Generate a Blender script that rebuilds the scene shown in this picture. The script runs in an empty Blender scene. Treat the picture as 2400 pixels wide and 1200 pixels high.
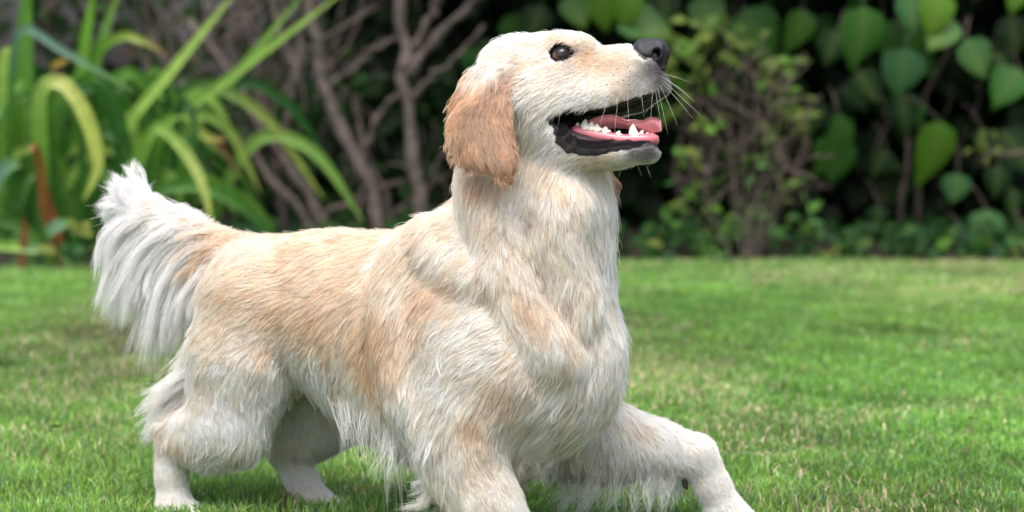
import bpy, math, os
import numpy as np
from mathutils import Vector

rng = np.random.default_rng(7)
scene = bpy.context.scene
col = scene.collection

# ------------------------------------------------------------------ camera, sky, sun, exposure
CAM = np.array([0.0, -2.96, 0.64])
F_PX = 5400.0                      # focal length in pixels of the 2400 px wide photograph
PITCH = math.atan((600 - 106) / F_PX)
cam_data = bpy.data.cameras.new('camera')
cam_data.lens = F_PX / 2400 * 36.0
cam_data.sensor_width = 36.0
cam_data.clip_start = 0.05
cam_data.clip_end = 200.0
cam_data.dof.use_dof = True
cam_data.dof.focus_distance = 2.90
cam_data.dof.aperture_fstop = 3.8
cam = bpy.data.objects.new('camera', cam_data)
cam.location = CAM
cam.rotation_euler = (math.pi / 2 - PITCH, 0, 0)
col.objects.link(cam)
scene.camera = cam

SUN_EL, SUN_AZ = math.radians(69), math.radians(-165)     # azimuth from +Y (behind the dog) towards -X (left)
world = bpy.data.worlds.new('World')
scene.world = world
world.use_nodes = True
wn = world.node_tree
sky = wn.nodes.new('ShaderNodeTexSky')
sky.sky_type = 'NISHITA'
sky.sun_disc = False
sky.sun_elevation = SUN_EL
sky.sun_rotation = SUN_AZ
sky.air_density = 1.0
sky.dust_density = 6.0
sky.ozone_density = 1.0
haze = wn.nodes.new('ShaderNodeHueSaturation')          # thin overcast: the sky is nearly white
haze.inputs['Saturation'].default_value = 0.7
wn.links.new(sky.outputs[0], haze.inputs['Color'])
wn.links.new(haze.outputs[0], wn.nodes['Background'].inputs[0])
wn.nodes['Background'].inputs[1].default_value = 0.15
sun_data = bpy.data.lights.new('sun', 'SUN')
sun_data.energy = 1.0
sun_data.angle = math.radians(40)
sun_data.color = (1.0, 0.97, 0.94)
sun = bpy.data.objects.new('sun', sun_data)
sd = Vector((math.sin(SUN_AZ) * math.cos(SUN_EL), math.cos(SUN_AZ) * math.cos(SUN_EL), math.sin(SUN_EL)))
sun.rotation_euler = (-sd).to_track_quat('-Z', 'Y').to_euler()
sun.location = (0, 0, 5)
col.objects.link(sun)
scene.view_settings.view_transform = 'Standard'
scene.view_settings.look = 'None'
scene.view_settings.gamma = 1.0
scene.view_settings.exposure = 0.95
scene.render.engine = 'CYCLES'
scene.cycles.use_denoising = True
scene.cycles.max_bounces = 10
scene.cycles.diffuse_bounces = 6
scene.cycles.glossy_bounces = 3
scene.cycles.transmission_bounces = 5
scene.cycles.transparent_max_bounces = 8
scene.cycles_curves.shape = 'RIBBONS'
scene.cycles.use_adaptive_sampling = True

# ------------------------------------------------------------------ helpers
UP = np.array([0.0, math.sin(PITCH), math.cos(PITCH)])
FW = np.array([0.0, math.cos(PITCH), -math.sin(PITCH)])
RT = np.array([1.0, 0.0, 0.0])

def V(*a):
    return np.array(a, float)

def ray(u, v):
    d = FW + (u - 1200) / F_PX * RT - (v - 600) / F_PX * UP
    return d / np.linalg.norm(d)

def unit(a):
    a = np.asarray(a, float)
    return a / max(np.linalg.norm(a), 1e-9)

def lin(r, g, b):
    c = np.array([r, g, b], float) / 255
    return np.where(c <= 0.04045, c / 12.92, ((c + 0.055) / 1.055) ** 2.4)

def at_depth(u, v, y):
    """the point of the picture ray that lies at world depth y"""
    d = ray(u, v)
    return CAM + d * ((y - CAM[1]) / d[1])

def ground_pt(u, v, z=0.0):
    d = ray(u, v)
    return CAM + d * ((z - CAM[2]) / d[2])

def tag(o, label=None, cat=None, group=None, kind=None):
    if label: o['label'] = label
    if cat: o['category'] = cat
    if group: o['group'] = group
    if kind: o['kind'] = kind
    return o

def empty(name, loc=(0, 0, 0)):
    o = bpy.data.objects.new(name, None)
    o.location = loc
    o.empty_display_size = 0.1
    col.objects.link(o)
    return o

def mesh_obj(name, verts, faces, mat=None, parent=None, smooth=True):
    """verts (N,3), faces: (M,3)/(M,4) array or list of tuples"""
    me = bpy.data.meshes.new(name)
    if isinstance(faces, np.ndarray):
        n, k = faces.shape
        me.vertices.add(len(verts)); me.loops.add(n * k); me.polygons.add(n)
        me.vertices.foreach_set('co', np.asarray(verts, np.float32).ravel())
        me.loops.foreach_set('vertex_index', faces.astype(np.int32).ravel())
        me.polygons.foreach_set('loop_start', np.arange(0, n * k, k, dtype=np.int32))
        me.update(calc_edges=True)
        me.validate()
    else:
        me.from_pydata([tuple(map(float, p)) for p in verts], [], [tuple(map(int, f)) for f in faces])
    if smooth:
        me.polygons.foreach_set('use_smooth', [True] * len(me.polygons))
    if mat is not None: me.materials.append(mat)
    o = bpy.data.objects.new(name, me)
    col.objects.link(o)
    if parent is not None: o.parent = parent
    return o

def link_mesh(name, me, parent=None, loc=None, rot=None, scale=None):
    o = bpy.data.objects.new(name, me)
    if loc is not None: o.location = loc
    if rot is not None: o.rotation_euler = rot
    if scale is not None: o.scale = scale
    col.objects.link(o)
    if parent is not None: o.parent = parent
    return o

def vcol(me, name, cols):
    at = me.attributes.new(name, 'FLOAT_COLOR', 'POINT')
    c = np.ones((len(me.vertices), 4), np.float32)
    c[:, :3] = cols
    at.data.foreach_set('color', c.ravel())

class NT:
    """short-hand for building a material's node tree"""
    def __init__(self, name):
        self.m = bpy.data.materials.new(name)
        self.m.use_nodes = True
        self.t = self.m.node_tree
        self.p = self.t.nodes['Principled BSDF']
        self.out = self.t.nodes['Material Output']
    def n(self, typ, **kw):
        nd = self.t.nodes.new(typ)
        for k, v in kw.items():
            if k.startswith('i_'):
                key = k[2:]
                nd.inputs[int(key) if key.isdigit() else key.replace('_', ' ')].default_value = v
            else:
                setattr(nd, k, v)
        return nd
    def l(self, a, b):
        self.t.links.new(a, b)
    def ramp(self, fac, stops):
        r = self.n('ShaderNodeValToRGB')
        els = r.color_ramp.elements
        while len(els) < len(stops): els.new(0.5)
        for e, (pos, c) in zip(els, stops):
            e.position = pos
            e.color = (*c, 1) if len(c) == 3 else c
        self.l(fac, r.inputs[0])
        return r.outputs[0]
    def noise(self, scale, detail=3, rough=0.5, coord=None, dim='3D'):
        nz = self.n('ShaderNodeTexNoise')
        nz.inputs['Scale'].default_value = scale
        nz.inputs['Detail'].default_value = detail
        nz.inputs['Roughness'].default_value = rough
        if coord is not None: self.l(coord, nz.inputs['Vector'])
        return nz.outputs['Fac']
    def bump(self, h, strength=0.3, dist=0.01):
        b = self.n('ShaderNodeBump')
        b.inputs['Strength'].default_value = strength
        b.inputs['Distance'].default_value = dist
        self.l(h, b.inputs['Height'])
        self.l(b.outputs[0], self.p.inputs['Normal'])

def curves_obj(name, P, rad, cols, mat, parent=None):
    """hair strands: P (n,k,3), rad (n,k), cols (n,3) -> one CURVES object"""
    n, k = P.shape[:2]
    hc = bpy.data.hair_curves.new(name)
    hc.add_curves([k] * n)
    hc.attributes['position'].data.foreach_set('vector', np.ascontiguousarray(P, np.float32).ravel())
    ra = hc.attributes.get('radius') or hc.attributes.new('radius', 'FLOAT', 'POINT')
    ra.data.foreach_set('value', np.ascontiguousarray(rad, np.float32).ravel())
    ca = hc.attributes.new('tint', 'FLOAT_COLOR', 'POINT')
    c4 = np.ones((n, k, 4), np.float32)
    c4[..., :3] = cols[:, None, :] if cols.ndim == 2 else cols
    ca.data.foreach_set('color', c4.ravel())
    hc.materials.append(mat)
    o = bpy.data.objects.new(name, hc)
    col.objects.link(o)
    if parent is not None: o.parent = parent
    return o

def tube(pts, rads, seg=8, caps=True):
    """tapered tube through points -> verts, faces (quads + end fans as degenerate-free tris)"""
    pts = np.asarray(pts, float); n = len(pts)
    rads = np.broadcast_to(np.asarray(rads, float), (n,))
    T = np.gradient(pts, axis=0)
    T /= np.maximum(np.linalg.norm(T, axis=1, keepdims=True), 1e-9)
    ref = V(0, 0, 1) if abs(T[0][2]) < 0.9 else V(1, 0, 0)
    a = unit(np.cross(T[0], ref)); verts = []
    for i in range(n):
        a = unit(a - T[i] * np.dot(a, T[i])); b = np.cross(T[i], a)
        for j in range(seg):
            th = 2 * math.pi * j / seg
            verts.append(pts[i] + rads[i] * (math.cos(th) * a + math.sin(th) * b))
    faces = []
    for i in range(n - 1):
        for j in range(seg):
            faces.append((i * seg + j, i * seg + (j + 1) % seg, (i + 1) * seg + (j + 1) % seg, (i + 1) * seg + j))
    if caps:
        faces.append(tuple(range(seg - 1, -1, -1)))
        faces.append(tuple((n - 1) * seg + j for j in range(seg)))
    return verts, faces

def spline(pts, n):
    """Catmull-Rom through control rows (any width), n samples"""
    p = np.asarray(pts, float)
    if len(p) == 2:
        t = np.linspace(0, 1, n)[:, None]
        return p[0] * (1 - t) + p[1] * t
    q = np.vstack([2 * p[0] - p[1], p, 2 * p[-1] - p[-2]])
    x = np.linspace(0, len(p) - 1 - 1e-6, n)
    i = x.astype(int); t = (x - i)[:, None]
    a, b, c, d = q[i], q[i + 1], q[i + 2], q[i + 3]
    return 0.5 * (2 * b + (c - a) * t + (2 * a - 5 * b + 4 * c - d) * t ** 2 + (3 * b - a - 3 * c + d) * t ** 3)

# ------------------------------------------------------------------ signed distance modelling
class SDF:
    def __init__(self): self.pr = []
    def cone(self, a, b, ra, rb, ka=1.0, kb=None, n=None, blend=0.02, sub=False, reg=None):
        self.pr.append(dict(a=np.asarray(a, float), b=np.asarray(b, float), ra=ra, rb=rb, ka=ka,
                            kb=ka if kb is None else kb, n=n, blend=blend, sub=sub, reg=reg))
    def chain(self, rows, n=None, blend=0.02, reg=None, sub=False):
        """rows: (point, radius, lateral factor)"""
        for (a, ra, ka), (b, rb, kb) in zip(rows[:-1], rows[1:]):
            self.cone(a, b, ra, rb, ka, kb, n, blend, sub, reg)
    @staticmethod
    def dist(q, x):
        pa = x - q['a'].astype(x.dtype)
        ba = (q['b'] - q['a']).astype(x.dtype)
        L2 = max(float(ba @ ba), 1e-10)
        t = np.clip((pa @ ba) / L2, 0, 1)
        d = pa - t[..., None] * ba
        r = q['ra'] + (q['rb'] - q['ra']) * t
        if q['n'] is None:
            return np.sqrt((d * d).sum(-1)) - r
        k = q['ka'] + (q['kb'] - q['ka']) * t
        dl = d @ q['n'].astype(x.dtype)
        s = np.sqrt(np.maximum((d * d).sum(-1) - dl * dl, 0) + (dl / k) ** 2)
        return (s - r) * np.minimum(k, 1.0)
    def eval(self, x):
        f = np.full(x.shape[:-1], 0.2, x.dtype)
        for q in self.pr:
            f = self.comb(f, self.dist(q, x), q)
        return f
    @staticmethod
    def comb(f, d, q):
        k = q['blend']
        if q['sub']:
            h = np.maximum(k - np.abs(f + d), 0) / k
            return np.maximum(f, -d) + h * h * k * 0.25
        h = np.maximum(k - np.abs(f - d), 0) / k
        return np.minimum(f, d) - h * h * k * 0.25
    def grid(self, lo, hi, h):
        lo = np.asarray(lo, float); n = np.ceil((np.asarray(hi) - lo) / h).astype(int) + 1
        f = np.full(n, 0.2, np.float32)
        ax = [(lo[i] + h * np.arange(n[i])).astype(np.float32) for i in range(3)]
        for q in self.pr:
            m = max(q['ra'] * max(1, q['ka']), q['rb'] * max(1, q['kb'])) + q['blend'] + 0.03
            i0 = np.clip(((np.minimum(q['a'], q['b']) - m - lo) / h).astype(int), 0, n)
            i1 = np.clip(((np.maximum(q['a'], q['b']) + m - lo) / h).astype(int) + 1, 0, n)
            if (i1 <= i0).any(): continue
            X = np.stack(np.meshgrid(*[ax[i][i0[i]:i1[i]] for i in range(3)], indexing='ij'), -1)
            sl = tuple(slice(i0[i], i1[i]) for i in range(3))
            f[sl] = self.comb(f[sl], self.dist(q, X), q)
        self.f, self.lo, self.h = f, lo, h
        return f
    def mesh(self):
        f, lo, h = self.f, self.lo, self.h
        ins = f < 0
        cnt = np.zeros(np.array(f.shape) - 1, np.int8)
        offs = [(i, j, k) for i in (0, 1) for j in (0, 1) for k in (0, 1)]
        nx, ny, nz = cnt.shape
        for i, j, k in offs: cnt += ins[i:i + nx, j:j + ny, k:k + nz]
        act = np.argwhere((cnt > 0) & (cnt < 8))
        idx = np.full(cnt.shape, -1, np.int32)
        idx[tuple(act.T)] = np.arange(len(act))
        s = np.zeros((len(act), 3)); w = np.zeros(len(act))
        for o in offs:
            for ax in range(3):
                if o[ax]: continue
                o2 = list(o); o2[ax] = 1
                fa = f[tuple((act + o).T)]; fb = f[tuple((act + o2).T)]
                m = (fa < 0) != (fb < 0)
                t = np.where(m, fa / np.where(m, fa - fb, 1), 0)
                p = np.tile(np.array(o, float), (len(act), 1)); p[:, ax] += t
                s += p * m[:, None]; w += m
        v = lo + h * (act + s / w[:, None])
        quads = []
        for ax in range(3):
            b, c = (ax + 1) % 3, (ax + 2) % 3
            sl0 = [slice(None)] * 3; sl1 = [slice(None)] * 3
            sl0[ax] = slice(0, -1); sl1[ax] = slice(1, None)
            A = ins[tuple(sl0)]; B = ins[tuple(sl1)]
            e = np.argwhere(A != B)
            ok = (e[:, b] > 0) & (e[:, c] > 0) & (e[:, b] < idx.shape[b]) & (e[:, c] < idx.shape[c])
            e = e[ok]
            def at(db, dc):
                q = e.copy(); q[:, b] -= db; q[:, c] -= dc
                return idx[tuple(q.T)]
            Q = np.stack([at(1, 1), at(0, 1), at(0, 0), at(1, 0)], 1)
            fl = ~A[tuple(e.T)]
            Q[fl] = Q[fl][:, ::-1]
            quads.append(Q)
        return v, np.vstack(quads)
    def sample(self, x):
        """trilinear value of the grid at points x (n,3)"""
        f = self.f
        g = (x - self.lo) / self.h
        g = np.clip(g, 0, np.array(f.shape) - 1.001)
        i = g.astype(np.int32); t = (g - i).astype(np.float32)
        r = 0
        for a in (0, 1):
            wa = t[:, 0] if a else 1 - t[:, 0]
            for b in (0, 1):
                wb = t[:, 1] if b else 1 - t[:, 1]
                for c in (0, 1):
                    wc = t[:, 2] if c else 1 - t[:, 2]
                    r = r + wa * wb * wc * f[i[:, 0] + a, i[:, 1] + b, i[:, 2] + c]
        return r
    def grad(self, x):
        if not hasattr(self, 'g'):
            self.g = np.stack(np.gradient(self.f[::2, ::2, ::2]), -1).astype(np.float32)
        q = np.clip((x - self.lo) / (2 * self.h), 0, np.array(self.g.shape[:3]) - 1.001)
        i = q.astype(np.int32); t = (q - i).astype(np.float32); g = 0
        for a in (0, 1):
            for b in (0, 1):
                for c in (0, 1):
                    w = (t[:, 0] if a else 1 - t[:, 0]) * (t[:, 1] if b else 1 - t[:, 1]) * (t[:, 2] if c else 1 - t[:, 2])
                    g = g + w[:, None] * self.g[i[:, 0] + a, i[:, 1] + b, i[:, 2] + c]
        return g / np.maximum(np.linalg.norm(g, axis=1, keepdims=True), 1e-6)
    def hit(self, u, v, t0=2.3, t1=3.8, w=0.0):
        """first surface point on a picture ray"""
        d = ray(u, v)
        t = np.linspace(t0, t1, 1500)
        f = self.sample(CAM + t[:, None] * d) if hasattr(self, 'f') else self.eval((CAM + t[:, None] * d).astype(np.float32))
        i = np.argmax(f < 0)
        if not (f < 0).any(): return None
        return CAM + d * t[i] - d * w

def hit_many(S, uv, t0=2.3, t1=3.8, n=400):
    D = np.array([ray(u, v) for u, v in uv]); t = np.linspace(t0, t1, n)
    f = S.eval((CAM + t[None, :, None] * D[:, None]).astype(np.float32))
    i = np.argmax(f < 0, 1)
    j = np.maximum(i - 1, 0); r = np.arange(len(uv))
    fa, fb = f[r, j], f[r, i]
    tt = t[j] + (t[i] - t[j]) * np.where(fa != fb, fa / np.where(fa != fb, fa - fb, 1), 0)
    return [CAM + D[k] * tt[k] if (f[k] < 0).any() else None for k in range(len(uv))]

def smooth_mesh(v, q, it, lam=0.5):
    e = np.vstack([q[:, [0, 1]], q[:, [1, 2]], q[:, [2, 3]], q[:, [3, 0]]])
    deg = np.bincount(e.ravel(), minlength=len(v)).astype(float)
    for k in range(it):
        s = np.zeros_like(v)
        for c in range(v.shape[1]):
            s[:, c] = np.bincount(e[:, 0], v[e[:, 1], c], len(v)) + np.bincount(e[:, 1], v[e[:, 0], c], len(v))
        v = v + lam * (s / np.maximum(deg, 1)[:, None] - v)
    return v

def quad_normals(v, q):
    n = np.cross(v[q[:, 2]] - v[q[:, 0]], v[q[:, 3]] - v[q[:, 1]])
    vn = np.zeros_like(v)
    for j in range(4):
        for c in range(3):
            vn[:, c] += np.bincount(q[:, j], n[:, c], len(v))
    return vn / np.maximum(np.linalg.norm(vn, axis=1, keepdims=True), 1e-9), np.linalg.norm(n, axis=1) / 2

# ================================================================== THE SETTING
BED_Y = 3.80                        # where the lawn ends and the planted bed begins

def bed_edge(x):
    return BED_Y + .07 * np.sin(x * 2.1 + .6) + .03 * np.sin(x * 5.7) - .22 * (np.asarray(x) < -.5) * np.clip((-.5 - x) / .6, 0, 1)

# ---- ground sheets
m = NT('lawn_soil')
tc = m.n('ShaderNodeTexCoord')
c = m.ramp(m.noise(9, 6, .65, tc.outputs['Object']), [(.30, (.035, .050, .014)), (.55, (.065, .095, .022)), (.75, (.14, .125, .055))])
m.l(c, m.p.inputs['Base Color']); m.p.inputs['Roughness'].default_value = .95
m.bump(m.noise(120, 4, .6, tc.outputs['Object']), .6, .02)
M_LSOIL = m.m
nx = ny = 60
gx = np.sinh(np.linspace(-4.6, 4.6, nx)); gy = np.sinh(np.linspace(-4.6, 4.6, ny)) + .5
GX, GY = np.meshgrid(gx, gy, indexing='ij')
gv = np.stack([GX, GY, np.zeros_like(GX)], -1).reshape(-1, 3)
gf = np.array([(i * ny + j, (i + 1) * ny + j, (i + 1) * ny + j + 1, i * ny + j + 1) for i in range(nx - 1) for j in range(ny - 1)])
tag(mesh_obj('lawn_ground', gv, gf, M_LSOIL), 'mown green lawn under and around the dog', 'lawn', kind='structure')

m = NT('bed_soil')
tc = m.n('ShaderNodeTexCoord')
c = m.ramp(m.noise(24, 6, .7, tc.outputs['Object']), [(.3, (.012, .009, .006)), (.6, (.035, .025, .016)), (.8, (.080, .058, .038))])
m.l(c, m.p.inputs['Base Color']); m.p.inputs['Roughness'].default_value = .95
m.bump(m.noise(60, 5, .7, tc.outputs['Object']), .9, .03)
xs = np.linspace(-6, 6, 121); rows = 10
bvv, bff = [], []
r0 = np.random.default_rng(3)
for i, x in enumerate(xs):
    for j in range(rows):
        t = j / (rows - 1)
        bvv.append((x, float(bed_edge(x)) * (1 - t) + 5.6 * t, .006 + .045 * math.sin(min(1, t * 3) * 1.57) + (.02 * r0.normal() if 0 < j else 0) * .5))
for i in range(len(xs) - 1):
    for j in range(rows - 1):
        bff.append((i * rows + j, (i + 1) * rows + j, (i + 1) * rows + j + 1, i * rows + j + 1))
tag(mesh_obj('flower_bed', bvv, bff, m.m), 'dark soil bed between lawn and wall', 'soil', kind='structure')

# ---- wall behind the planting: rendered masonry with a coping
m = NT('wall_render')
tc = m.n('ShaderNodeTexCoord')
c = m.ramp(m.noise(3.2, 6, .65, tc.outputs['Object']), [(.3, (.10, .095, .105)), (.55, (.175, .165, .19)), (.75, (.27, .26, .31))])
m.l(c, m.p.inputs['Base Color']); m.p.inputs['Roughness'].default_value = .95
m.bump(m.noise(140, 4, .6, tc.outputs['Object']), .7, .012)
M_WALL = m.m
def box(lo, hi):
    x0, y0, z0 = lo; x1, y1, z1 = hi
    v = [(x0, y0, z0), (x1, y0, z0), (x1, y1, z0), (x0, y1, z0), (x0, y0, z1), (x1, y0, z1), (x1, y1, z1), (x0, y1, z1)]
    f = [(0, 3, 2, 1), (4, 5, 6, 7), (0, 1, 5, 4), (1, 2, 6, 5), (2, 3, 7, 6), (3, 0, 4, 7)]
    return v, f
wall = empty('garden_wall', (0, 5.3, 0))
tag(wall, 'grey rendered garden wall behind the strap-leaved plants and bare shrub', 'wall')
v, f = box((-6, -.1, -.05), (6, .1, 1.25)); mesh_obj('wall_face', v, f, M_WALL, wall, False)
for k in range(16):
    v, f = box((-6 + k * .75 + .004, -.14, 1.254), (-6 + (k + 1) * .75 - .004, .14, 1.31)); mesh_obj('coping_stone', v, f, M_WALL, wall, False)

# ---- leaf and bark materials
def leaf_mat(name, rough=.4, trans=.35, veins=0.0, spec=.3):
    m = NT(name)
    m.p.inputs['Specular IOR Level'].default_value = spec
    at = m.n('ShaderNodeAttribute', attribute_name='tint')
    oi = m.n('ShaderNodeObjectInfo')
    hs = m.n('ShaderNodeHueSaturation')
    mr = m.n('ShaderNodeMapRange'); m.l(oi.outputs['Random'], mr.inputs[0]); mr.inputs[3].default_value = .7; mr.inputs[4].default_value = 1.35
    mr2 = m.n('ShaderNodeMapRange'); m.l(oi.outputs['Random'], mr2.inputs[0]); mr2.inputs[3].default_value = .515; mr2.inputs[4].default_value = .485
    m.l(mr.outputs[0], hs.inputs['Value']); m.l(mr2.outputs[0], hs.inputs['Hue'])
    tc = m.n('ShaderNodeTexCoord')
    mot = m.n('ShaderNodeMix', data_type='RGBA', blend_type='MULTIPLY'); mot.inputs[0].default_value = 1.0
    c = m.ramp(m.noise(34, 4, .6, tc.outputs['Object']), [(.3, (.72, .74, .70)), (.7, (1.12, 1.1, 1.08))])
    m.l(at.outputs['Color'], mot.inputs[6]); m.l(c, mot.inputs[7])
    m.l(mot.outputs[2], hs.inputs['Color'])
    m.l(hs.outputs[0], m.p.inputs['Base Color'])
    m.p.inputs['Roughness'].default_value = rough
    tr = m.n('ShaderNodeBsdfTranslucent'); m.l(hs.outputs[0], tr.inputs[0])
    mx = m.n('ShaderNodeMixShader'); mx.inputs[0].default_value = trans
    m.l(m.p.outputs[0], mx.inputs[1]); m.l(tr.outputs[0], mx.inputs[2]); m.l(mx.outputs[0], m.out.inputs['Surface'])
    if veins:
        wv = m.n('ShaderNodeTexWave'); wv.inputs['Scale'].default_value = 9; wv.inputs['Distortion'].default_value = 2
        m.l(tc.outputs['Object'], wv.inputs['Vector'])
        m.bump(wv.outputs['Fac'], veins, .004)
    return m.m
M_LEAF = leaf_mat('broad_leaf', .38, .30, .35)
M_STRAP = leaf_mat('strap_leaf', .42, .35)
M_SMALL = leaf_mat('small_leaf', .55, .35, 0, .12)
def bark_mat(name, a, b):
    m = NT(name)
    tc = m.n('ShaderNodeTexCoord')
    c = m.ramp(m.noise(26, 5, .65, tc.outputs['Object']), [(.3, a), (.7, b)])
    m.l(c, m.p.inputs['Base Color']); m.p.inputs['Roughness'].default_value = .85
    m.bump(m.noise(90, 4, .6, tc.outputs['Object']), .6, .006)
    return m.m
M_BARK = bark_mat('grey_brown_bark', (.034, .026, .022), (.16, .125, .108))
M_TWIG = bark_mat('mauve_twig', (.045, .032, .026), (.16, .12, .098))

# ---- strap-leaved plants at the left
def ribbon(pts, width, n=18, fold=.25, face=None, tipfrac=.35, basefrac=.8):
    """a folded strap leaf through 3-D points"""
    c = spline(np.asarray(pts, float), n)
    T = np.gradient(c, axis=0); T /= np.linalg.norm(T, axis=1, keepdims=True)
    face = V(0, -1, .25) if face is None else face
    V_, F_ = [], []
    for i in range(n):
        t = i / (n - 1)
        w = width / 2 * min(1, basefrac + (1 - basefrac) * t * 3) * (1 if t < 1 - tipfrac else max(.03, math.sin((1 - t) / tipfrac * math.pi / 2)) ** .8)
        s = np.cross(T[i], face); s = s / max(np.linalg.norm(s), 1e-6)
        nn = np.cross(s, T[i])
        nn = nn if np.dot(nn, face) > 0 else -nn
        V_ += [c[i] - s * w, c[i] - s * w * .5 - nn * fold * w * .6, c[i] - nn * fold * w, c[i] + s * w * .5 - nn * fold * w * .6, c[i] + s * w]
    for i in range(n - 1):
        for j in range(4):
            a = i * 5 + j
            F_.append((a, a + 1, a + 6, a + 5))
    return V_, F_
def strap(plant, pix, wpx, cols, y0, dy=None, fold=.25, face=None, tip=.35):
    """pix: picture points; each gets its own depth between y0 and y0+dy"""
    k = len(pix)
    dy = 0 if dy is None else dy
    pts = [at_depth(u, v, y0 + dy * i / (k - 1)) for i, (u, v) in enumerate(pix)]
    w = .84 * wpx / F_PX * (y0 + dy / 2 + 2.96)
    n = 20
    V_, F_ = ribbon(pts, w, n, fold, face, tip)
    loc = np.array(plant.location)
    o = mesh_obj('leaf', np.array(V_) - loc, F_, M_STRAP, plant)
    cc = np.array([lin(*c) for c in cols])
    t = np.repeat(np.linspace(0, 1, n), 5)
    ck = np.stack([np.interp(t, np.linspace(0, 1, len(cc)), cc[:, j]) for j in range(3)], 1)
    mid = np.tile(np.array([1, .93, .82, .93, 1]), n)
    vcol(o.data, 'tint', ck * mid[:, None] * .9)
    return o
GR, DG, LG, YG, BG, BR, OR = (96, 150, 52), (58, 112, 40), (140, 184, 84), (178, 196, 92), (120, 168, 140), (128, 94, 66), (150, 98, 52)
pA = empty('strap_leaf_plant', at_depth(110, 640, 3.75) * V(1, 1, 0))
tag(pA, 'tall strap-leaved clump with dead orange leaves at its base, at the left edge', 'plant', 'strap-leaved plants in front of the wall')
pB = empty('strap_leaf_plant', at_depth(330, 640, 3.8) * V(1, 1, 0))
tag(pB, 'strap-leaved clump with long stalks slanting right, behind the tail', 'plant', 'strap-leaved plants in front of the wall')
for pl, pix, w, cols, y, dy in [
    (pB, [(262, 630), (272, 430), (292, 305), (410, 155), (560, -30)], 30, [GR, GR, LG, LG], 3.75, .15),
    (pB, [(280, 630), (285, 480), (315, 350), (520, 195), (820, -30)], 29, [DG, GR, GR, LG], 3.7, .1),
    (pB, [(400, 630), (420, 430), (465, 285), (560, 165), (725, -30)], 26, [GR, GR, LG], 3.95, .1),
    (pA, [(20, 630), (25, 250), (48, 72), (150, 120), (322, 218)], 23, [DG, GR, BG, BG, LG], 3.7, -.1),
    (pA, [(40, 640), (45, 400), (52, 180), (60, -40)], 60, [DG, DG, GR], 3.85, .1),
    (pA, [(95, 640), (80, 420), (62, 200), (70, -40)], 38, [DG, GR, GR], 3.8, .1),
    (pB, [(215, 640), (200, 400), (192, 170), (222, -40)], 34, [DG, GR, (120, 178, 40)], 3.85, .1),
    (pB, [(250, 640), (215, 380), (222, 160), (285, -40)], 30, [DG, GR, LG], 3.95, .1),
    (pB, [(190, 640), (195, 330), (222, 140), (280, 86), (335, 96), (392, 130)], 26, [DG, GR, (120, 170, 30), YG, OR], 3.7, -.05),
    (pA, [(120, 640), (100, 380), (95, 215), (150, 196), (205, 280), (230, 385), (195, 470)], 40, [DG, GR, LG, (210, 218, 130), YG, YG, YG], 3.62, -.08),
    (pA, [(140, 640), (125, 420), (120, 270), (160, 215), (200, 290), (212, 400)], 30, [DG, GR, LG, YG], 3.68, -.05),
    (pB, [(310, 640), (318, 420), (365, 300), (425, 345), (472, 425), (500, 540)], 31, [GR, GR, LG, (190, 210, 120), YG], 3.6, -.05),
    (pB, [(300, 640), (350, 470), (440, 432), (550, 468), (660, 570)], 42, [DG, GR, GR, DG], 3.66, .05),
    (pB, [(330, 640), (370, 350), (425, 268), (480, 318), (535, 328)], 26, [GR, GR, LG, YG, OR], 3.8, 0),
    (pB, [(480, 330), (510, 340), (545, 380), (560, 420)], 18, [YG, OR, BR, BR], 3.85, 0),
    (pA, [(130, 600), (105, 500), (95, 400), (82, 345), (70, 352)], 24, [BR, OR, OR, (225, 165, 110)], 3.6, -.05),
    (pA, [(150, 640), (135, 560), (112, 480), (105, 420)], 30, [OR, OR, BR], 3.62, -.02),
    (pA, [(42, 665), (50, 610), (58, 545), (52, 505)], 24, [(170, 120, 90), (165, 105, 70), BR], 3.5, 0),
    (pA, [(-30, 480), (-10, 420), (20, 385), (50, 388)], 40, [BG, BG, LG], 3.55, 0),
    (pA, [(-40, 500), (40, 530), (100, 580), (140, 640)], 34, [DG, GR, GR], 3.6, 0),
    (pA, [(-40, 575), (40, 578), (110, 588)], 28, [GR, LG, BG], 3.5, 0),
    (pA, [(100, 560), (130, 530), (165, 520)], 34, [GR, BG, LG], 3.55, 0),
    (pA, [(0, 640), (10, 350), (8, 140), (38, 120)], 30, [DG, GR, LG, YG], 3.75, 0),
    (pA, [(120, 160), (135, 148), (160, 140)], 16, [(150, 140, 50), (165, 145, 50)], 3.9, 0)]:
    strap(pl, pix, w, cols, y, dy)
rs_ = np.random.default_rng(11)
for i in range(110):
    pl = pA if i % 2 else pB
    bu = rs_.normal(90 if pl is pA else 310, 75); y = rs_.uniform(3.72, 4.25)
    H = rs_.uniform(150, 480); lean = rs_.normal(0, 110) + (bu - 200) * .35
    top = 640 - H
    pix = [(bu, 648), (bu + lean * .12, 640 - H * .5), (bu + lean * .5, top + 12), (bu + lean, top + abs(lean) * .18), (bu + lean * 1.45, top + abs(lean) * .75 + rs_.uniform(0, 60))]
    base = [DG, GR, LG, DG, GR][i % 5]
    strap(pl, pix, rs_.uniform(20, 40), [DG, base, base if rs_.random() > .18 else YG], y, rs_.uniform(-.12, .1))

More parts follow.
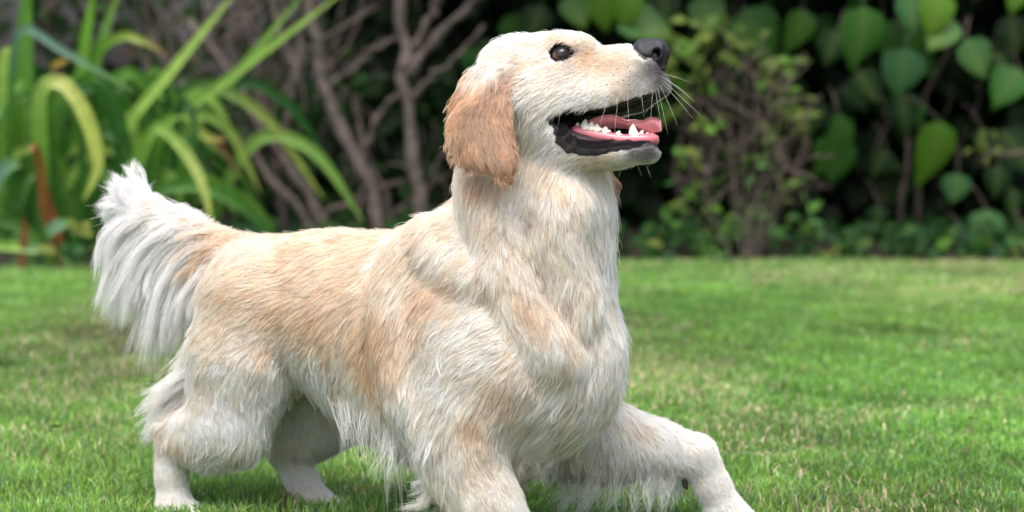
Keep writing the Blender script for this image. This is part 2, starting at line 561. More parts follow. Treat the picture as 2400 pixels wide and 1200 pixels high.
# ---- bare multi-stemmed shrub in the middle
shrub = empty('bare_shrub', at_depth(820, 620, 4.2) * V(1, 1, 0))
tag(shrub, 'bare brown-stemmed shrub with few leaves, behind the back of the dog', 'shrub')
def branch(plant, pix, w0, w1, y, dy=0.0, mat=None, name='branch', wob=.006, seg=8, n=16):
    k = len(pix)
    pts = np.array([at_depth(u, v, y + dy * i / (k - 1)) for i, (u, v) in enumerate(pix)])
    c = spline(pts, n)
    c += rs_.normal(0, wob, c.shape) * np.array([1, 1, .6])
    d = y + 2.96
    rr = .86 * np.linspace(w0, w1, n) / F_PX * d / 2 * (1 + .12 * rs_.normal(size=n))
    v, f = tube(c - np.array(plant.location), rr, seg)
    return mesh_obj(name, v, f, mat or M_BARK, plant)
for pix, w0, w1, y, dy in [
    ([(990, 640), (985, 490), (966, 330), (950, 180), (941, 80), (936, -40)], 44, 36, 4.1, .1),
    ([(955, 185), (1005, 108), (1062, 50), (1150, -30)], 32, 24, 4.15, -.1),
    ([(948, 160), (985, 85), (1040, -30)], 24, 18, 4.15, .1),
    ([(1025, 40), (1018, 15), (1030, -30)], 20, 16, 4.1, 0),
    ([(900, 640), (882, 510), (842, 400), (790, 285), (758, 190), (735, 70), (722, -30)], 42, 24, 4.15, .05),
    ([(780, 640), (745, 490), (700, 420), (642, 335), (560, 205), (505, 125), (440, 40)], 38, 20, 4.2, .1),
    ([(760, 640), (700, 500), (636, 420), (566, 335), (495, 275), (430, 200)], 34, 18, 4.1, .15),
    ([(838, 385), (868, 315), (905, 250), (960, 190)], 24, 16, 4.3, 0),
    ([(690, 640), (655, 420), (668, 300), (690, 215), (700, 120), (740, -20)], 26, 16, 4.3, .05),
    ([(640, 330), (612, 230), (604, 110), (592, -30)], 20, 14, 4.3, 0),
    ([(925, 640), (912, 500), (880, 410), (850, 320), (842, 220)], 24, 12, 4.3, 0),
    ([(700, 200), (680, 120), (650, 60), (640, -30)], 20, 14, 4.3, .1),
    ([(755, 500), (830, 470), (900, 440), (950, 420)], 18, 10, 4.25, 0),
    ([(815, 640), (820, 480), (834, 400), (860, 330)], 20, 12, 4.4, 0),
    ([(560, 640), (600, 500), (610, 400), (655, 330)], 22, 14, 4.4, 0),
    ([(505, 125), (480, 60), (490, -30)], 16, 12, 4.3, 0), ([(560, 205), (548, 100), (565, -30)], 16, 10, 4.3, 0),
    ([(770, 190), (830, 165), (890, 110), (935, 90)], 16, 10, 4.25, 0), ([(965, 230), (1010, 180), (1075, 130), (1140, 60)], 18, 10, 4.1, -.1)]:
    branch(shrub, pix, w0, w1, y, dy)
for i in range(110):
    u, v = (rs_.uniform(440, 1130), rs_.uniform(60, 600)) if i < 50 else (rs_.uniform(330, 800), rs_.uniform(60, 420))
    a = rs_.normal(-1.35, .5); L = rs_.uniform(120, 330)
    pix = [(u, v)]
    for k in range(3):
        a += rs_.normal(0, .25); u += math.cos(a) * L / 3; v += math.sin(a) * L / 3; pix.append((u, v))
    branch(shrub, pix, rs_.uniform(7, 14), 4, rs_.uniform(4.15, 4.75), 0, M_TWIG if i % 2 else M_BARK, 'twig', .004, 6, 10)

# ---- broad leaves (one mesh per shape, many objects)
def broad_leaf_mesh(name, L, W, cols, tip=.16, curl=.25, fold=.16, n=9, mat=None):
    V_, F_ = [], []
    for i in range(n):
        t = i / (n - 1)
        w = .88 * W / 2 * (max(0, math.sin(math.pi * min(1, t ** .72 * 1.0)) ** .75) if t < 1 else 0) * (1 - .35 * t) * 1.35
        if t > 1 - tip: w *= max(.06, (1 - t) / tip) ** .6
        x = L * t
        z = -curl * L * t * t
        for s in (-1, -.5, 0, .5, 1):
            V_.append((s * w, x, z + abs(s) * w * fold - (.10 * W * s * s * t) + (.018 * W * math.sin(t * 26 + s) * abs(s))))
    for i in range(n - 1):
        for j in range(4):
            a = i * 5 + j
            F_.append((a, a + 1, a + 6, a + 5))
    me = bpy.data.meshes.new(name)
    me.from_pydata(V_, [], F_)
    me.polygons.foreach_set('use_smooth', [True] * len(me.polygons))
    me.materials.append(mat or M_LEAF)
    a, b = np.asarray(cols[0]), np.asarray(cols[1])
    t = np.repeat(np.linspace(0, 1, n), 5)[:, None]; sx = np.tile(np.array([0, .1, 1, .1, 0]), n)[:, None]
    vcol(me, 'tint', (a * (1 - t) + b * t) * (1 - .35 * sx) + np.array([.20, .28, .08]) * .35 * sx)
    return me
LM = [broad_leaf_mesh('broad_leaf', 1, .82, ((.045, .165, .026), (.062, .205, .032))),
      broad_leaf_mesh('broad_leaf', 1, .90, ((.055, .18, .060), (.070, .205, .066)), curl=.15),
      broad_leaf_mesh('broad_leaf', 1, .74, ((.095, .245, .018), (.14, .29, .024)), curl=.3),
      broad_leaf_mesh('broad_leaf', 1, .80, ((.011, .045, .010), (.014, .055, .012)), curl=.2),  # much darker copy: shade inside the shrub is put into its colour
      broad_leaf_mesh('broad_leaf', 1, .70, ((.045, .155, .026), (.075, .20, .032)), curl=.42, fold=.35, tip=.22),
      broad_leaf_mesh('broad_leaf', 1, .86, ((.05, .165, .050), (.10, .195, .036)), curl=.05, fold=.28, tip=.12)]
from mathutils import Matrix
def place_leaf(plant, me, base, direction, normal, L, name='leaf'):
    y = Vector(direction).normalized(); z = Vector(normal); z = (z - y * z.dot(y)).normalized(); x = y.cross(z)
    M = Matrix((x, y, z)).transposed().to_4x4()
    M = Matrix.Translation(Vector(base) - plant.location) @ M @ Matrix.Scale(L, 4)
    o = bpy.data.objects.new(name, me); col.objects.link(o); o.parent = plant; o.matrix_local = M
    return o
big = empty('broad_leaf_shrub', at_depth(2150, 615, 4.2) * V(1, 1, 0))
tag(big, 'dense dark shrub with big heart-shaped green leaves at the right', 'shrub', 'broad-leaved shrubs along the bed')
big2 = empty('broad_leaf_shrub', at_depth(1480, 615, 4.4) * V(1, 1, 0))
tag(big2, 'broad-leaved dark shrub behind the head of the dog', 'shrub', 'broad-leaved shrubs along the bed')
n_lf = 0
for pl, u, v, lpx, ang, tilt, k, y in [
    (big, 2022, 12, 150, 90, .25, 0, 3.95), (big, 2232, 45, 95, 130, .5, 1, 3.9), (big, 2120, 112, 120, 95, .3, 1, 3.9), (big, 2262, 92, 105, 62, .35, 1, 3.85),
    (big, 1962, 262, 170, 92, .2, 0, 3.95), (big, 2200, 280, 160, 95, .25, 2, 3.95), (big, 1965, 70, 90, 110, .5, 3, 4.0), (big, 2110, 225, 100, 75, .5, 3, 4.05),
    (big, 2130, -15, 95, 80, .6, 1, 3.9), (big, 2205, -20, 110, 105, .5, 2, 3.88), (big, 2390, -25, 60, 115, .4, 2, 3.85), (big, 2010, 165, 95, 60, .7, 3, 4.1),
    (big, 2245, 405, 75, 100, .4, 1, 4.05), (big, 2340, 385, 80, 95, .5, 3, 4.05), (big, 2312, 490, 90, 92, .4, 1, 4.0), (big, 2390, 160, 110, 130, .7, 0, 4.0),
    (big, 2330, 120, 80, 60, .6, 3, 4.1), (big, 2075, 345, 80, 110, .6, 3, 4.15), (big, 2300, 300, 70, 80, .5, 3, 4.1), (big, 1880, 20, 110, 100, .4, 0, 4.1),
    (big, 2060, 480, 70, 95, .4, 3, 4.1), (big, 2370, 440, 80, 80, .5, 3, 4.1), (big, 2250, 560, 70, 85, .4, 0, 4.0), (big, 2390, 540, 90, 95, .4, 0, 4.0),
    (big2, 1405, -20, 95, 80, .4, 2, 4.1), (big2, 1445, 45, 150, 15, .5, 1, 4.05), (big2, 1640, -10, 110, 70, .5, 0, 4.1), (big2, 1740, 20, 150, 60, .5, 0, 4.15),
    (big2, 1560, -20, 100, 95, .5, 3, 4.15), (big2, 1330, -10, 90, 60, .5, 0, 4.1), (big2, 1480, -20, 95, 100, .4, 2, 4.0), (big2, 1270, 10, 90, 110, .5, 3, 4.2),
    (big2, 1800, 80, 110, 80, .5, 3, 4.2), (big2, 1220, 60, 80, 70, .5, 3, 4.25)]:
    a = math.radians(ang)
    base = at_depth(u, v, y)
    d = V(math.cos(a), -tilt * .5, -math.sin(a))
    nrm = V(.38 * rs_.normal(), -1, .65 + .35 * rs_.normal())
    k = {0: (0, 4, 5)[n_lf % 3], 1: (1, 5)[n_lf % 2]}.get(k, k); n_lf += 1
    place_leaf(pl, LM[k], base, d, nrm, lpx / F_PX * (y + 2.96) * 1.0)
    # its stalk back into the shrub
    e = base + V(.04 * rs_.normal(), .16, .07)
    sv, sf = tube(spline(np.array([e, (e + base) / 2 + V(0, 0, .02), base]), 6) - np.array(pl.location), np.linspace(.0035, .002, 6), 5)
    mesh_obj('leaf_stalk', sv, sf, M_TWIG, pl)
n = 0
while n < 130:
    u = rs_.uniform(1120, 2560); v = rs_.uniform(-260, 560); y = rs_.uniform(4.2, 4.8)
    pl = big if u > 1830 else big2
    if rs_.random() < (.5 if v > 330 else 0): continue
    a = math.radians(rs_.normal(90, 32)); base = at_depth(u, v, y)
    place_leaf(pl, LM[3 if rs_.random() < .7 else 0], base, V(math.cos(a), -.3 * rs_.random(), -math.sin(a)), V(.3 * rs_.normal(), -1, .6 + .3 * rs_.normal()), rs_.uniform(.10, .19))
    n += 1
for i in range(26):
    u = rs_.uniform(1180, 2500); pl = big if u > 1830 else big2
    pix = [(u, 640), (u + rs_.normal(0, 30), 420), (u + rs_.normal(0, 60), 200), (u + rs_.normal(0, 90), -120)]
    branch(pl, pix, rs_.uniform(10, 22), 7, rs_.uniform(4.25, 4.8), 0, M_TWIG, 'stem', .008, 6, 12)
branch(big, [(2420, 350), (2380, 362), (2330, 360), (2290, 372)], 18, 8, 4.0, 0, M_TWIG, 'stem', .003, 6, 10)

# ---- the hedge mass behind: leaves past counting, with the twigs they hang on
def leaf_mass(name, N_, xr, yr, zr, sz, cols, label, seed, face=(0, -1, .8), dens=None):
    r = np.random.default_rng(seed)
    c = np.stack([r.uniform(*xr, N_), r.uniform(*yr, N_), zr[0] + (zr[1] - zr[0]) * r.random(N_)], 1)
    if dens is not None: c = c[r.random(N_) < dens(c)]
    N_ = len(c)
    nrm = np.asarray(face, float) + r.normal(0, .55, (N_, 3)); nrm /= np.linalg.norm(nrm, axis=1, keepdims=True)
    d = np.stack([r.normal(0, .7, N_), r.normal(0, .3, N_), -np.ones(N_)], 1); d -= nrm * np.einsum('ij,ij->i', d, nrm)[:, None]
    d /= np.linalg.norm(d, axis=1, keepdims=True)
    s = np.cross(d, nrm); L = r.uniform(*sz, N_)[:, None]; W = L * .36
    t = [(0, 0), (.3, .9), (.65, .85), (1, 0), (.65, -.85), (.3, -.9)]
    vv = np.stack([c + d * L * a + s * W * b - nrm * L * (.12 * a * a - .1 * abs(b)) for a, b in t], 1).reshape(-1, 3)
    k = np.arange(N_)[:, None] * 6
    ff = np.vstack([k + np.array([0, 1, 2, 3]), k + np.array([0, 3, 4, 5])])
    o = mesh_obj(name, vv, ff, M_SMALL, None, False)
    cc = np.asarray(cols); cc = cc[r.integers(0, len(cc), N_)] * r.uniform(.7, 1.3, (N_, 1))
    vcol(o.data, 'tint', np.repeat(cc, 6, 0))
    return tag(o, label, 'foliage', kind='stuff')
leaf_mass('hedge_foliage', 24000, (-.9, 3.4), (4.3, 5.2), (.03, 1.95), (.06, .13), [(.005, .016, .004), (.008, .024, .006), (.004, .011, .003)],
          'dense foliage filling the hedge behind the shrubs, interior shade put into its leaf colour', 5,
          dens=lambda c: np.clip((c[:, 0] + .75) / .5, 0, 1) * np.where(c[:, 2] > .8, 1, .62) * np.clip((c[:, 0] + .9 + c[:, 2] * .2), .1, 1))  # leaf colours darkened to stand for the shade deep in the hedge
leaf_mass('hedge_shade_canopy', 9000, (-.2, 3.4), (3.9, 5.2), (.98, 1.95), (.07, .15), [(.03, .095, .02), (.04, .12, .025)],
          'unseen leaf canopy added above the shrubs to shade the hedge', 15)  # out-of-view canopy, added to keep sky light off the hedge interior
leaf_mass('bed_foliage', 2600, (-2.6, .2), (4.3, 5.1), (.02, .55), (.04, .09), [(.014, .046, .012), (.022, .066, .015)],
          'low dark green leaves under the bare shrub and strap plants', 6)

leaf_mass('edge_foliage', 7000, (-3.6, 3.6), (3.82, 4.3), (.0, .11), (.025, .06), [(.016, .056, .012), (.024, .076, .016), (.016, .054, .024)],
          'low ground cover along the edge of the lawn', 8, dens=lambda c: np.clip(.55 + .6 * np.sin(c[:, 0] * 5 + 1) + .4 * np.sin(c[:, 0] * 13), .12, 1))

# ---- twiggy shrub right of the head
tw = empty('twiggy_shrub', at_depth(1720, 618, 3.85) * V(1, 1, 0))
tag(tw, 'twiggy half-bare shrub with yellow-green leaf tufts, right of the nose', 'shrub')
tops = [(1600, 285), (1625, 330), (1640, 250), (1665, 190), (1690, 160), (1715, 120), (1740, 85), (1755, 140), (1775, 165), (1800, 130), (1820, 200), (1840, 175), (1865, 230), (1880, 270), (1650, 420), (1870, 380), (1610, 380), (1790, 260), (1720, 240), (1895, 330), (1700, 300), (1840, 320)]
for i, (u, v) in enumerate(tops):
    bu = 1735 + (u - 1735) * .22 + rs_.normal(0, 18); y = rs_.uniform(3.72, 4.0)
    mu, mv = u * .62 + bu * .38 + rs_.normal(0, 12), v * .5 + 300
    pix = [(bu, 622), (bu + (mu - bu) * .45, (622 + mv) / 2), (mu, mv), (u + rs_.normal(0, 6), v)]
    branch(tw, pix, rs_.uniform(5, 9), 4, y, rs_.uniform(-.08, .08), M_TWIG, 'stem', .004, 7, 14)
    for k in range(3):
        a = rs_.normal(-1.5, .7); L = rs_.uniform(50, 120)
        s0 = (mu + (u - mu) * rs_.random(), mv + (v - mv) * rs_.random())
        branch(tw, [s0, (s0[0] + math.cos(a) * L * .5, s0[1] + math.sin(a) * L * .5 - 6), (s0[0] + math.cos(a) * L, s0[1] + math.sin(a) * L)], 8, 4, y + rs_.normal(0, .03), 0, M_TWIG, 'twig', .003, 5, 6)
SM = [broad_leaf_mesh('small_leaf', 1, .55, ((.11, .155, .036), (.15, .185, .04)), curl=.2, n=5, mat=M_SMALL),
      broad_leaf_mesh('small_leaf', 1, .55, ((.08, .145, .028), (.105, .17, .03)), curl=.3, n=5, mat=M_SMALL),
      broad_leaf_mesh('small_leaf', 1, .60, ((.07, .195, .026), (.09, .23, .03)), curl=.25, n=5, mat=M_SMALL),
      broad_leaf_mesh('small_leaf', 1, .50, ((.045, .14, .040), (.055, .165, .05)), curl=.25, n=5, mat=M_SMALL)]
def tuft(plant, u, v, y, n, spread, size, kinds):
    c = at_depth(u, v, y); sp = spread / F_PX * (y + 2.96)
    for i in range(n):
        p = c + rs_.normal(0, sp * .5, 3) * V(1, .7, .8)
        d = unit(V(rs_.normal(), rs_.normal() * .6 - .3, rs_.normal() * .8 + .25))
        place_leaf(plant, SM[kinds[rs_.integers(len(kinds))]], p, d, V(.4 * rs_.normal(), -.8, .8), rs_.uniform(.7, 1.3) * size / F_PX * (y + 2.96))
for u, v, n, sp in [(1590, 130, 16, 55), (1640, 110, 18, 60), (1690, 105, 16, 55), (1740, 100, 12, 45), (1620, 185, 14, 50), (1570, 200, 12, 45), (1580, 260, 10, 40), (1830, 150, 9, 35), (1850, 235, 12, 40),
                    (1870, 275, 10, 32), (1830, 265, 8, 30), (1800, 340, 8, 30), (1600, 360, 6, 28), (1660, 300, 8, 40), (1780, 200, 8, 40), (1890, 300, 6, 30)]:
    tuft(tw, u, v, rs_.uniform(3.75, 3.95), n, sp, 38, [0, 0, 1, 1, 2])
for u, v, n, sp in [(1640, 450, 9, 50), (1790, 470, 10, 50), (1850, 440, 9, 45), (1690, 400, 8, 50), (1760, 380, 8, 50), (1600, 480, 8, 45), (1720, 520, 10, 55), (1870, 520, 10, 50)]:
    tuft(tw, u, v, rs_.uniform(3.8, 4.05), n, sp, 34, [3, 3, 2, 1])

# ---- low plants along the edge of the lawn
low = [(1600, 560, 16, 70, 2, 'bright green seedling clump under the twiggy shrub, nearest the dog'), (1690, 575, 20, 80, 3, 'low dark green clump at the foot of the twiggy shrub'),
       (1745, 530, 14, 50, 2, 'fresh light green leafy shoot in front of the twiggy shrub'), (1820, 590, 18, 80, 3, 'blue-green ground plant right of the twiggy shrub'),
       (1950, 590, 16, 70, 3, 'small ground plant at the lawn edge under the hanging big leaf'), (2130, 590, 12, 60, 2, 'small weed in the dark gap of the right shrub'),
       (2300, 595, 14, 60, 2, 'weed at the lawn edge below the right shrub'), (2380, 590, 14, 60, 3, 'rightmost ground plant at the lawn edge'),
       (190, 600, 22, 90, 3, 'low leafy clump between the strap-leaved plants'), (320, 600, 20, 80, 2, 'green ground plant right behind the tail'),
       (60, 610, 18, 80, 3, 'leftmost ground plant under the strap leaves'), (1540, 590, 14, 60, 3, 'dark ground plant just right of the chest'),
       (470, 590, 18, 80, 3, 'ground plant behind the rump at the foot of the shrub'), (2310, 345, 12, 40, 0, 'yellow-green shoot on a twig at the right edge')]
for u, v, n, sp, k, lab in low:
    y = float(bed_edge(at_depth(u, 600, 3.75)[0])) + rs_.uniform(.03, .10) if v > 500 else 3.95
    pl = empty('ground_plant' if v > 500 else 'leafy_shoot', at_depth(u, 622, y) * V(1, 1, 0) + V(0, 0, .01))
    tag(pl, lab, 'plant', 'ground plants along the bed')
    c = at_depth(u, v, y)
    for j in range(4 if v > 500 else 2):
        tipp = c + rs_.normal(0, .03, 3)
        b0 = V(c[0] + .01 * rs_.normal(), c[1], .005) if v > 500 else c + V(.07, .02, -.03)
        sv, sf = tube(spline(np.array([b0, (b0 + tipp) / 2 + rs_.normal(0, .01, 3), tipp]), 6) - np.array(pl.location), np.linspace(.003, .0015, 6), 5)
        mesh_obj('stem', sv, sf, M_TWIG, pl)
    tuft(pl, u, v, y, n, sp, 44 if v > 500 else 30, [k, k, (k + 1) % 4] if k else [0, 1])

# ---- grass
def grass(name, N_, seed, y0, y1, h, w, dens_far, label):
    r = np.random.default_rng(seed)
    y = y0 + (y1 - y0) * r.random(N_) ** .95
    hw = .222 * (y + 2.96) + 1.6
    hw = np.where(r.random(N_) < .72, hw - 1.1, hw)          # thinner at the far sides, out of the picture
    x = (r.random(N_) * 2 - 1) * hw
    keep = y < bed_edge(x) + .03 * r.normal(size=N_)
    x, y = x[keep], y[keep]; N_ = len(x)
    p2 = np.stack([x, y, np.zeros(N_)], 1)
    def wob(f, s):
        q = np.random.default_rng(s); o = np.zeros(N_)
        for k in range(6): o += np.sin(p2 @ np.array([*(q.normal(size=2) * f), 0]) + q.uniform(0, 6.28))
        return o / 6 ** .5
    patch, tuftn, dry = wob(5, 1), wob(26, 2), wob(3.2, 3) + .6 * wob(11, 4)
    H = h * (1 + .22 * patch + .22 * tuftn) * r.uniform(.55, 1.35, N_)
    for fx, fy in ((-.455, .19), (-.255, .225), (.055, -.11), (.325, .03)):          # trodden down under the paws
        H = H * (1 - .6 * np.exp(-((x - fx) ** 2 + (y - fy) ** 2) / .055 ** 2))
    H = np.clip(H, .006, .075)
    az = r.uniform(0, 6.283, N_); lean = np.abs(r.normal(.35, .3, N_))
    dr = np.stack([np.cos(az), np.sin(az), np.zeros(N_)], 1)
    sd_ = np.stack([-np.sin(az), np.cos(az), np.zeros(N_)], 1)
    tw_ = r.uniform(0, 6.283, N_); sd_ = sd_ * np.cos(tw_)[:, None] + dr * np.sin(tw_)[:, None]
    W = (w * r.uniform(.6, 1.4, N_) * (1 + .12 * np.clip(y, 0, 4)))[:, None] / 2
    up = V(0, 0, 1)
    m1 = p2 + up * (H * .55)[:, None] + dr * (H * lean * .35)[:, None]
    t1 = p2 + up * (H * np.clip(1 - .30 * lean, .35, 1))[:, None] + dr * (H * lean)[:, None]
    vv = np.stack([p2 - sd_ * W, p2 + sd_ * W, m1 + sd_ * W * .85, m1 - sd_ * W * .85, t1], 1).reshape(-1, 3)
    k = np.arange(N_)[:, None] * 5
    me = bpy.data.meshes.new(name)
    nv = len(vv)
    loops = np.hstack([k + np.array([0, 1, 2, 3]), k + np.array([3, 2, 4])]).ravel()
    me.vertices.add(nv); me.loops.add(len(loops)); me.polygons.add(N_ * 2)
    me.vertices.foreach_set('co', vv.astype(np.float32).ravel())
    me.loops.foreach_set('vertex_index', loops.astype(np.int32))
    me.polygons.foreach_set('loop_start', (np.arange(N_)[:, None] * 7 + np.array([0, 4])).ravel().astype(np.int32))
    me.update(calc_edges=True)
    me.materials.append(M_GRASS)
    g1, g2, g3, straw, brown = np.array([.17, .365, .060]), np.array([.30, .49, .105]), np.array([.20, .37, .17]), np.array([.70, .60, .38]), np.array([.34, .21, .12])
    mixv = np.clip(.5 + .35 * patch + .3 * r.normal(size=N_), 0, 1)[:, None]
    c = g1 * (1 - mixv) + g2 * mixv
    b = (r.random(N_) < .18)[:, None]; c = np.where(b, g3, c)
    ds = (r.random(N_) < np.clip(.07 + .17 * dry, .012, .55))[:, None]; c = np.where(ds, straw * r.uniform(.6, 1.2, (N_, 1)), c)
    db = (r.random(N_) < .010)[:, None]; c = np.where(db, brown, c)
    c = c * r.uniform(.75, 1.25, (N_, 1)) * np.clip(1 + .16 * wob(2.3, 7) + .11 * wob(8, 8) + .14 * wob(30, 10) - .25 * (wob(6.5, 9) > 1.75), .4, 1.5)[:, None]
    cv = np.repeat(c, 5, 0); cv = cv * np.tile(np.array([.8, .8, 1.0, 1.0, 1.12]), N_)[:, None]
    o = bpy.data.objects.new(name, me); col.objects.link(o)
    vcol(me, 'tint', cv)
    return tag(o, label, 'grass', kind='stuff')
m = NT('grass_blade')
at = m.n('ShaderNodeAttribute', attribute_name='tint')
m.l(at.outputs['Color'], m.p.inputs['Base Color']); m.p.inputs['Roughness'].default_value = .5; m.p.inputs['Specular IOR Level'].default_value = .3
tr = m.n('ShaderNodeBsdfTranslucent'); m.l(at.outputs['Color'], tr.inputs[0])
mx = m.n('ShaderNodeMixShader'); mx.inputs[0].default_value = .35
m.l(m.p.outputs[0], mx.inputs[1]); m.l(tr.outputs[0], mx.inputs[2]); m.l(mx.outputs[0], m.out.inputs['Surface'])
M_GRASS = m.m
grass('lawn_grass', 460000, 21, -.45, 3.85, .0195, .0028, 1, 'short mown grass blades of the lawn')
leaf_mass('wall_foliage', 2200, (-3.6, -.4), (4.6, 5.15), (.35, 1.1), (.04, .09), [(.014, .040, .011), (.022, .055, .014), (.04, .034, .022)],
          'sparse leaves in front of the wall behind the strap plants', 9)
leaf_mass('lawn_weeds', 2600, (-1.9, 1.9), (.1, 3.7), (.004, .020), (.010, .022), [(.10, .26, .05), (.14, .32, .06), (.26, .30, .10)],
          'small round clover leaves scattered through the lawn', 31, face=(0, -.3, 1),
          dens=lambda c: np.clip(np.sin(c[:, 0] * 6 + 1.3 * np.sin(c[:, 1] * 4)) * np.sin(c[:, 1] * 5 + c[:, 0] * 2) * 1.6, .04, 1))

# ================================================================== THE DOG
# body frame: heading 30 degrees towards the camera; head frame: 20 degrees, rolled a little
TH = math.radians(30)
nT = V(-math.sin(TH), -math.cos(TH), 0)            # towards the dog's near side
hT = V(math.cos(TH), -math.sin(TH), 0)
pT = V(0, 0, 0)
HH, HR = math.radians(20), math.radians(13)
nH = unit(V(-math.sin(HH) * math.cos(HR), -math.cos(HH) * math.cos(HR), math.sin(HR)))
pH = V(0.035, -0.03, 0.6)

def on_plane(u, v, w, n, p0):
    d = ray(u, v)
    return CAM + d * ((w - np.dot(CAM - p0, n)) / np.dot(d, n))
def PT(u, v, w=0.0): return on_plane(u, v, w, nT, pT)
def PH(u, v, w=0.0): return on_plane(u, v, w, nH, pH)
def mirT(p): return p - 2 * np.dot(p - pT, nT) * nT
def mirH(p): return p - 2 * np.dot(p - pH, nH) * nH

B = SDF()
# --- trunk
B.chain([(PT(600, 672), .054, .95), (PT(672, 712), .091, .95), (PT(794, 736), .106, .95), (PT(938, 780), .126, .9),
         (PT(1065, 812), .148, .86), (PT(1190, 832), .136, .84), (PT(1275, 835), .095, .95)], n=nT, blend=.03, reg='torso')
B.cone(PT(1312, 820), PT(1320, 905), .046, .045, 1.2, 1.2, nT, .05, reg='torso')                # fore-chest
B.cone(PT(900, 870), PT(1150, 955), .06, .080, 1.0, 1.0, nT, .05, reg='torso')                  # keel of the ribs
# --- neck
B.chain([(PT(1172, 730), .122, .86), (PT(1226, 590), .094, .94), (PT(1262, 470), .077, .94), (PT(1266, 330), .070, .88)],
        n=nT, blend=.05, reg='neck')
B.cone(PT(1312, 520), PT(1308, 760), .040, .046, 1.2, 1.3, nT, .04, reg='neck')               # ruff down the throat
# --- near hind leg
hn = [(PT(608, 720, .045), .086, .85), (PT(570, 850, .065), .076, .78), (PT(535, 985, .078), .053, .7),
      (PT(480, 1025, .076), .040, .75), (PT(410, 1032, .074), .0245, .9), (PT(402, 1112, .076), .0200, 1), (PT(406, 1180, .078), .0215, 1)]
B.chain(hn[:3], n=nT, blend=.014, reg='hind')
B.chain(hn[2:5], n=nT, blend=.022, reg='hind')
B.chain(hn[4:], n=nT, blend=.010, reg='hind')
B.cone(PT(412, 1195, .078), PT(448, 1212, .073), .021, .020, blend=.015, reg='paw')
for k, dw in enumerate((.018, .006, -.006, -.018)):
    B.cone(PT(440, 1210, .073 + dw), PT(470 - 5 * abs(k - 1.5), 1219, .073 + dw * 1.2), .0115, .010, blend=.006, reg='paw')
# --- far hind leg
B.chain([(PT(650, 720, -.045), .090, .8), (PT(705, 850, -.065), .076, .75), (PT(768, 950, -.068), .056, .7),
         (PT(716, 1015, -.065), .037, .8), (PT(672, 1052, -.062), .0255, .9)], n=nT, blend=.02, reg='hind')
B.chain([(PT(672, 1052, -.062), .0255, .9), (PT(706, 1125, -.058), .0205, 1), (PT(738, 1178, -.056), .021, 1)], n=nT, blend=.010, reg='hind')
B.cone(PT(742, 1182, -.056), PT(774, 1194, -.056), .020, .018, blend=.015, reg='paw')
for k, dw in enumerate((.018, .006, -.006, -.018)):
    B.cone(PT(768, 1193, -.056 + dw), PT(794 - 5 * abs(k - 1.5), 1200, -.056 + dw * 1.2), .0110, .0095, blend=.006, reg='paw')
# --- near fore leg
B.chain([(PT(1035, 660, .05), .078, .7), (PT(1070, 760, .080), .076, .62), (PT(1122, 865, .088), .070, .7),
         (PT(1072, 1000, .105), .050, .75), (PT(1092, 1090, .105), .039, .85), (PT(1148, 1185, .10), .032, .95), (PT(1205, 1262, .092), .027, 1)],
        n=nT, blend=.03, reg='fore')
B.cone(PT(1215, 1270, .09), PT(1262, 1318, .08), .028, .026, blend=.015, reg='paw')
for k, dw in enumerate((.02, .007, -.007, -.02)):
    B.cone(PT(1262, 1318, .08 + dw), PT(1292 - 5 * abs(k - 1.5), 1332, .08 + dw * 1.2), .013, .0115, blend=.006, reg='paw')
# --- far fore leg, reaching out
B.chain([(PT(1300, 800, -.06), .058, .8), (PT(1330, 900, -.075), .048, .9), (PT(1345, 1012, -.10), .053, .8),
         (PT(1440, 1036, -.125), .044, .8), (PT(1540, 1050, -.15), .032, .9), (PT(1628, 1068, -.17), .0265, 1)], n=nT, blend=.02, reg='fore')
B.chain([(PT(1634, 1068, -.17), .0255, 1), (PT(1670, 1140, -.18), .0215, 1), (PT(1708, 1215, -.19), .024, 1)], n=nT, blend=.010, reg='fore')
B.cone(PT(1705, 1215, -.19), PT(1745, 1242, -.2), .026, .024, blend=.015, reg='paw')
for k, dw in enumerate((.02, .007, -.007, -.02)):
    B.cone(PT(1745, 1240, -.2 + dw), PT(1778 - 5 * abs(k - 1.5), 1252, -.2 + dw * 1.2), .012, .0105, blend=.006, reg='paw')
# --- tail
B.chain([(PT(590, 628), .036, 1), (PT(520, 600), .025, 1), (PT(440, 545), .019, 1), (PT(370, 508), .014, 1), (PT(312, 484), .007, 1)],
        n=nT, blend=.03, reg='tail')
# --- head
def both(fn, *pts):
    fn(*pts); fn(*[mirH(p) for p in pts])
B.cone(PH(1250, 182), PH(1320, 158), .0510, .0440, .95, .95, nH, .03, reg='head')                # cranium
B.cone(PH(1195, 165), PH(1245, 200), .030, .050, 1, 1, nH, .04, reg='head')                      # occiput
both(lambda a, b: B.cone(a, b, .0205, .0170, blend=.010, reg='head'), PH(1318, 122, .018), PH(1364, 113, .015))   # brows
both(lambda a, b: B.cone(a, b, .042, .034, blend=.03, reg='head'), PH(1262, 240, .030), PH(1330, 225, .024))     # cheeks
B.cone(PH(1365, 190), PH(1440, 172), .036, .029, 1, .92, nH, .016, reg='head')                   # muzzle root
B.cone(PH(1440, 168), PH(1500, 152), .0300, .0265, .92, .9, nH, .012, reg='head')                # muzzle
both(lambda a, b: B.cone(a, b, .0205, .0165, blend=.018, reg='head'), PH(1392, 225, .024), PH(1470, 215, .020))  # lips
both(lambda a, b: B.cone(a, b, .0165, .0140, blend=.016, reg='head'), PH(1470, 220, .019), PH(1532, 194, .0125))
both(lambda a, b: B.cone(a, b, .030, .021, blend=.02, reg='head'), PH(1285, 275, .026), PH(1385, 235, .022))
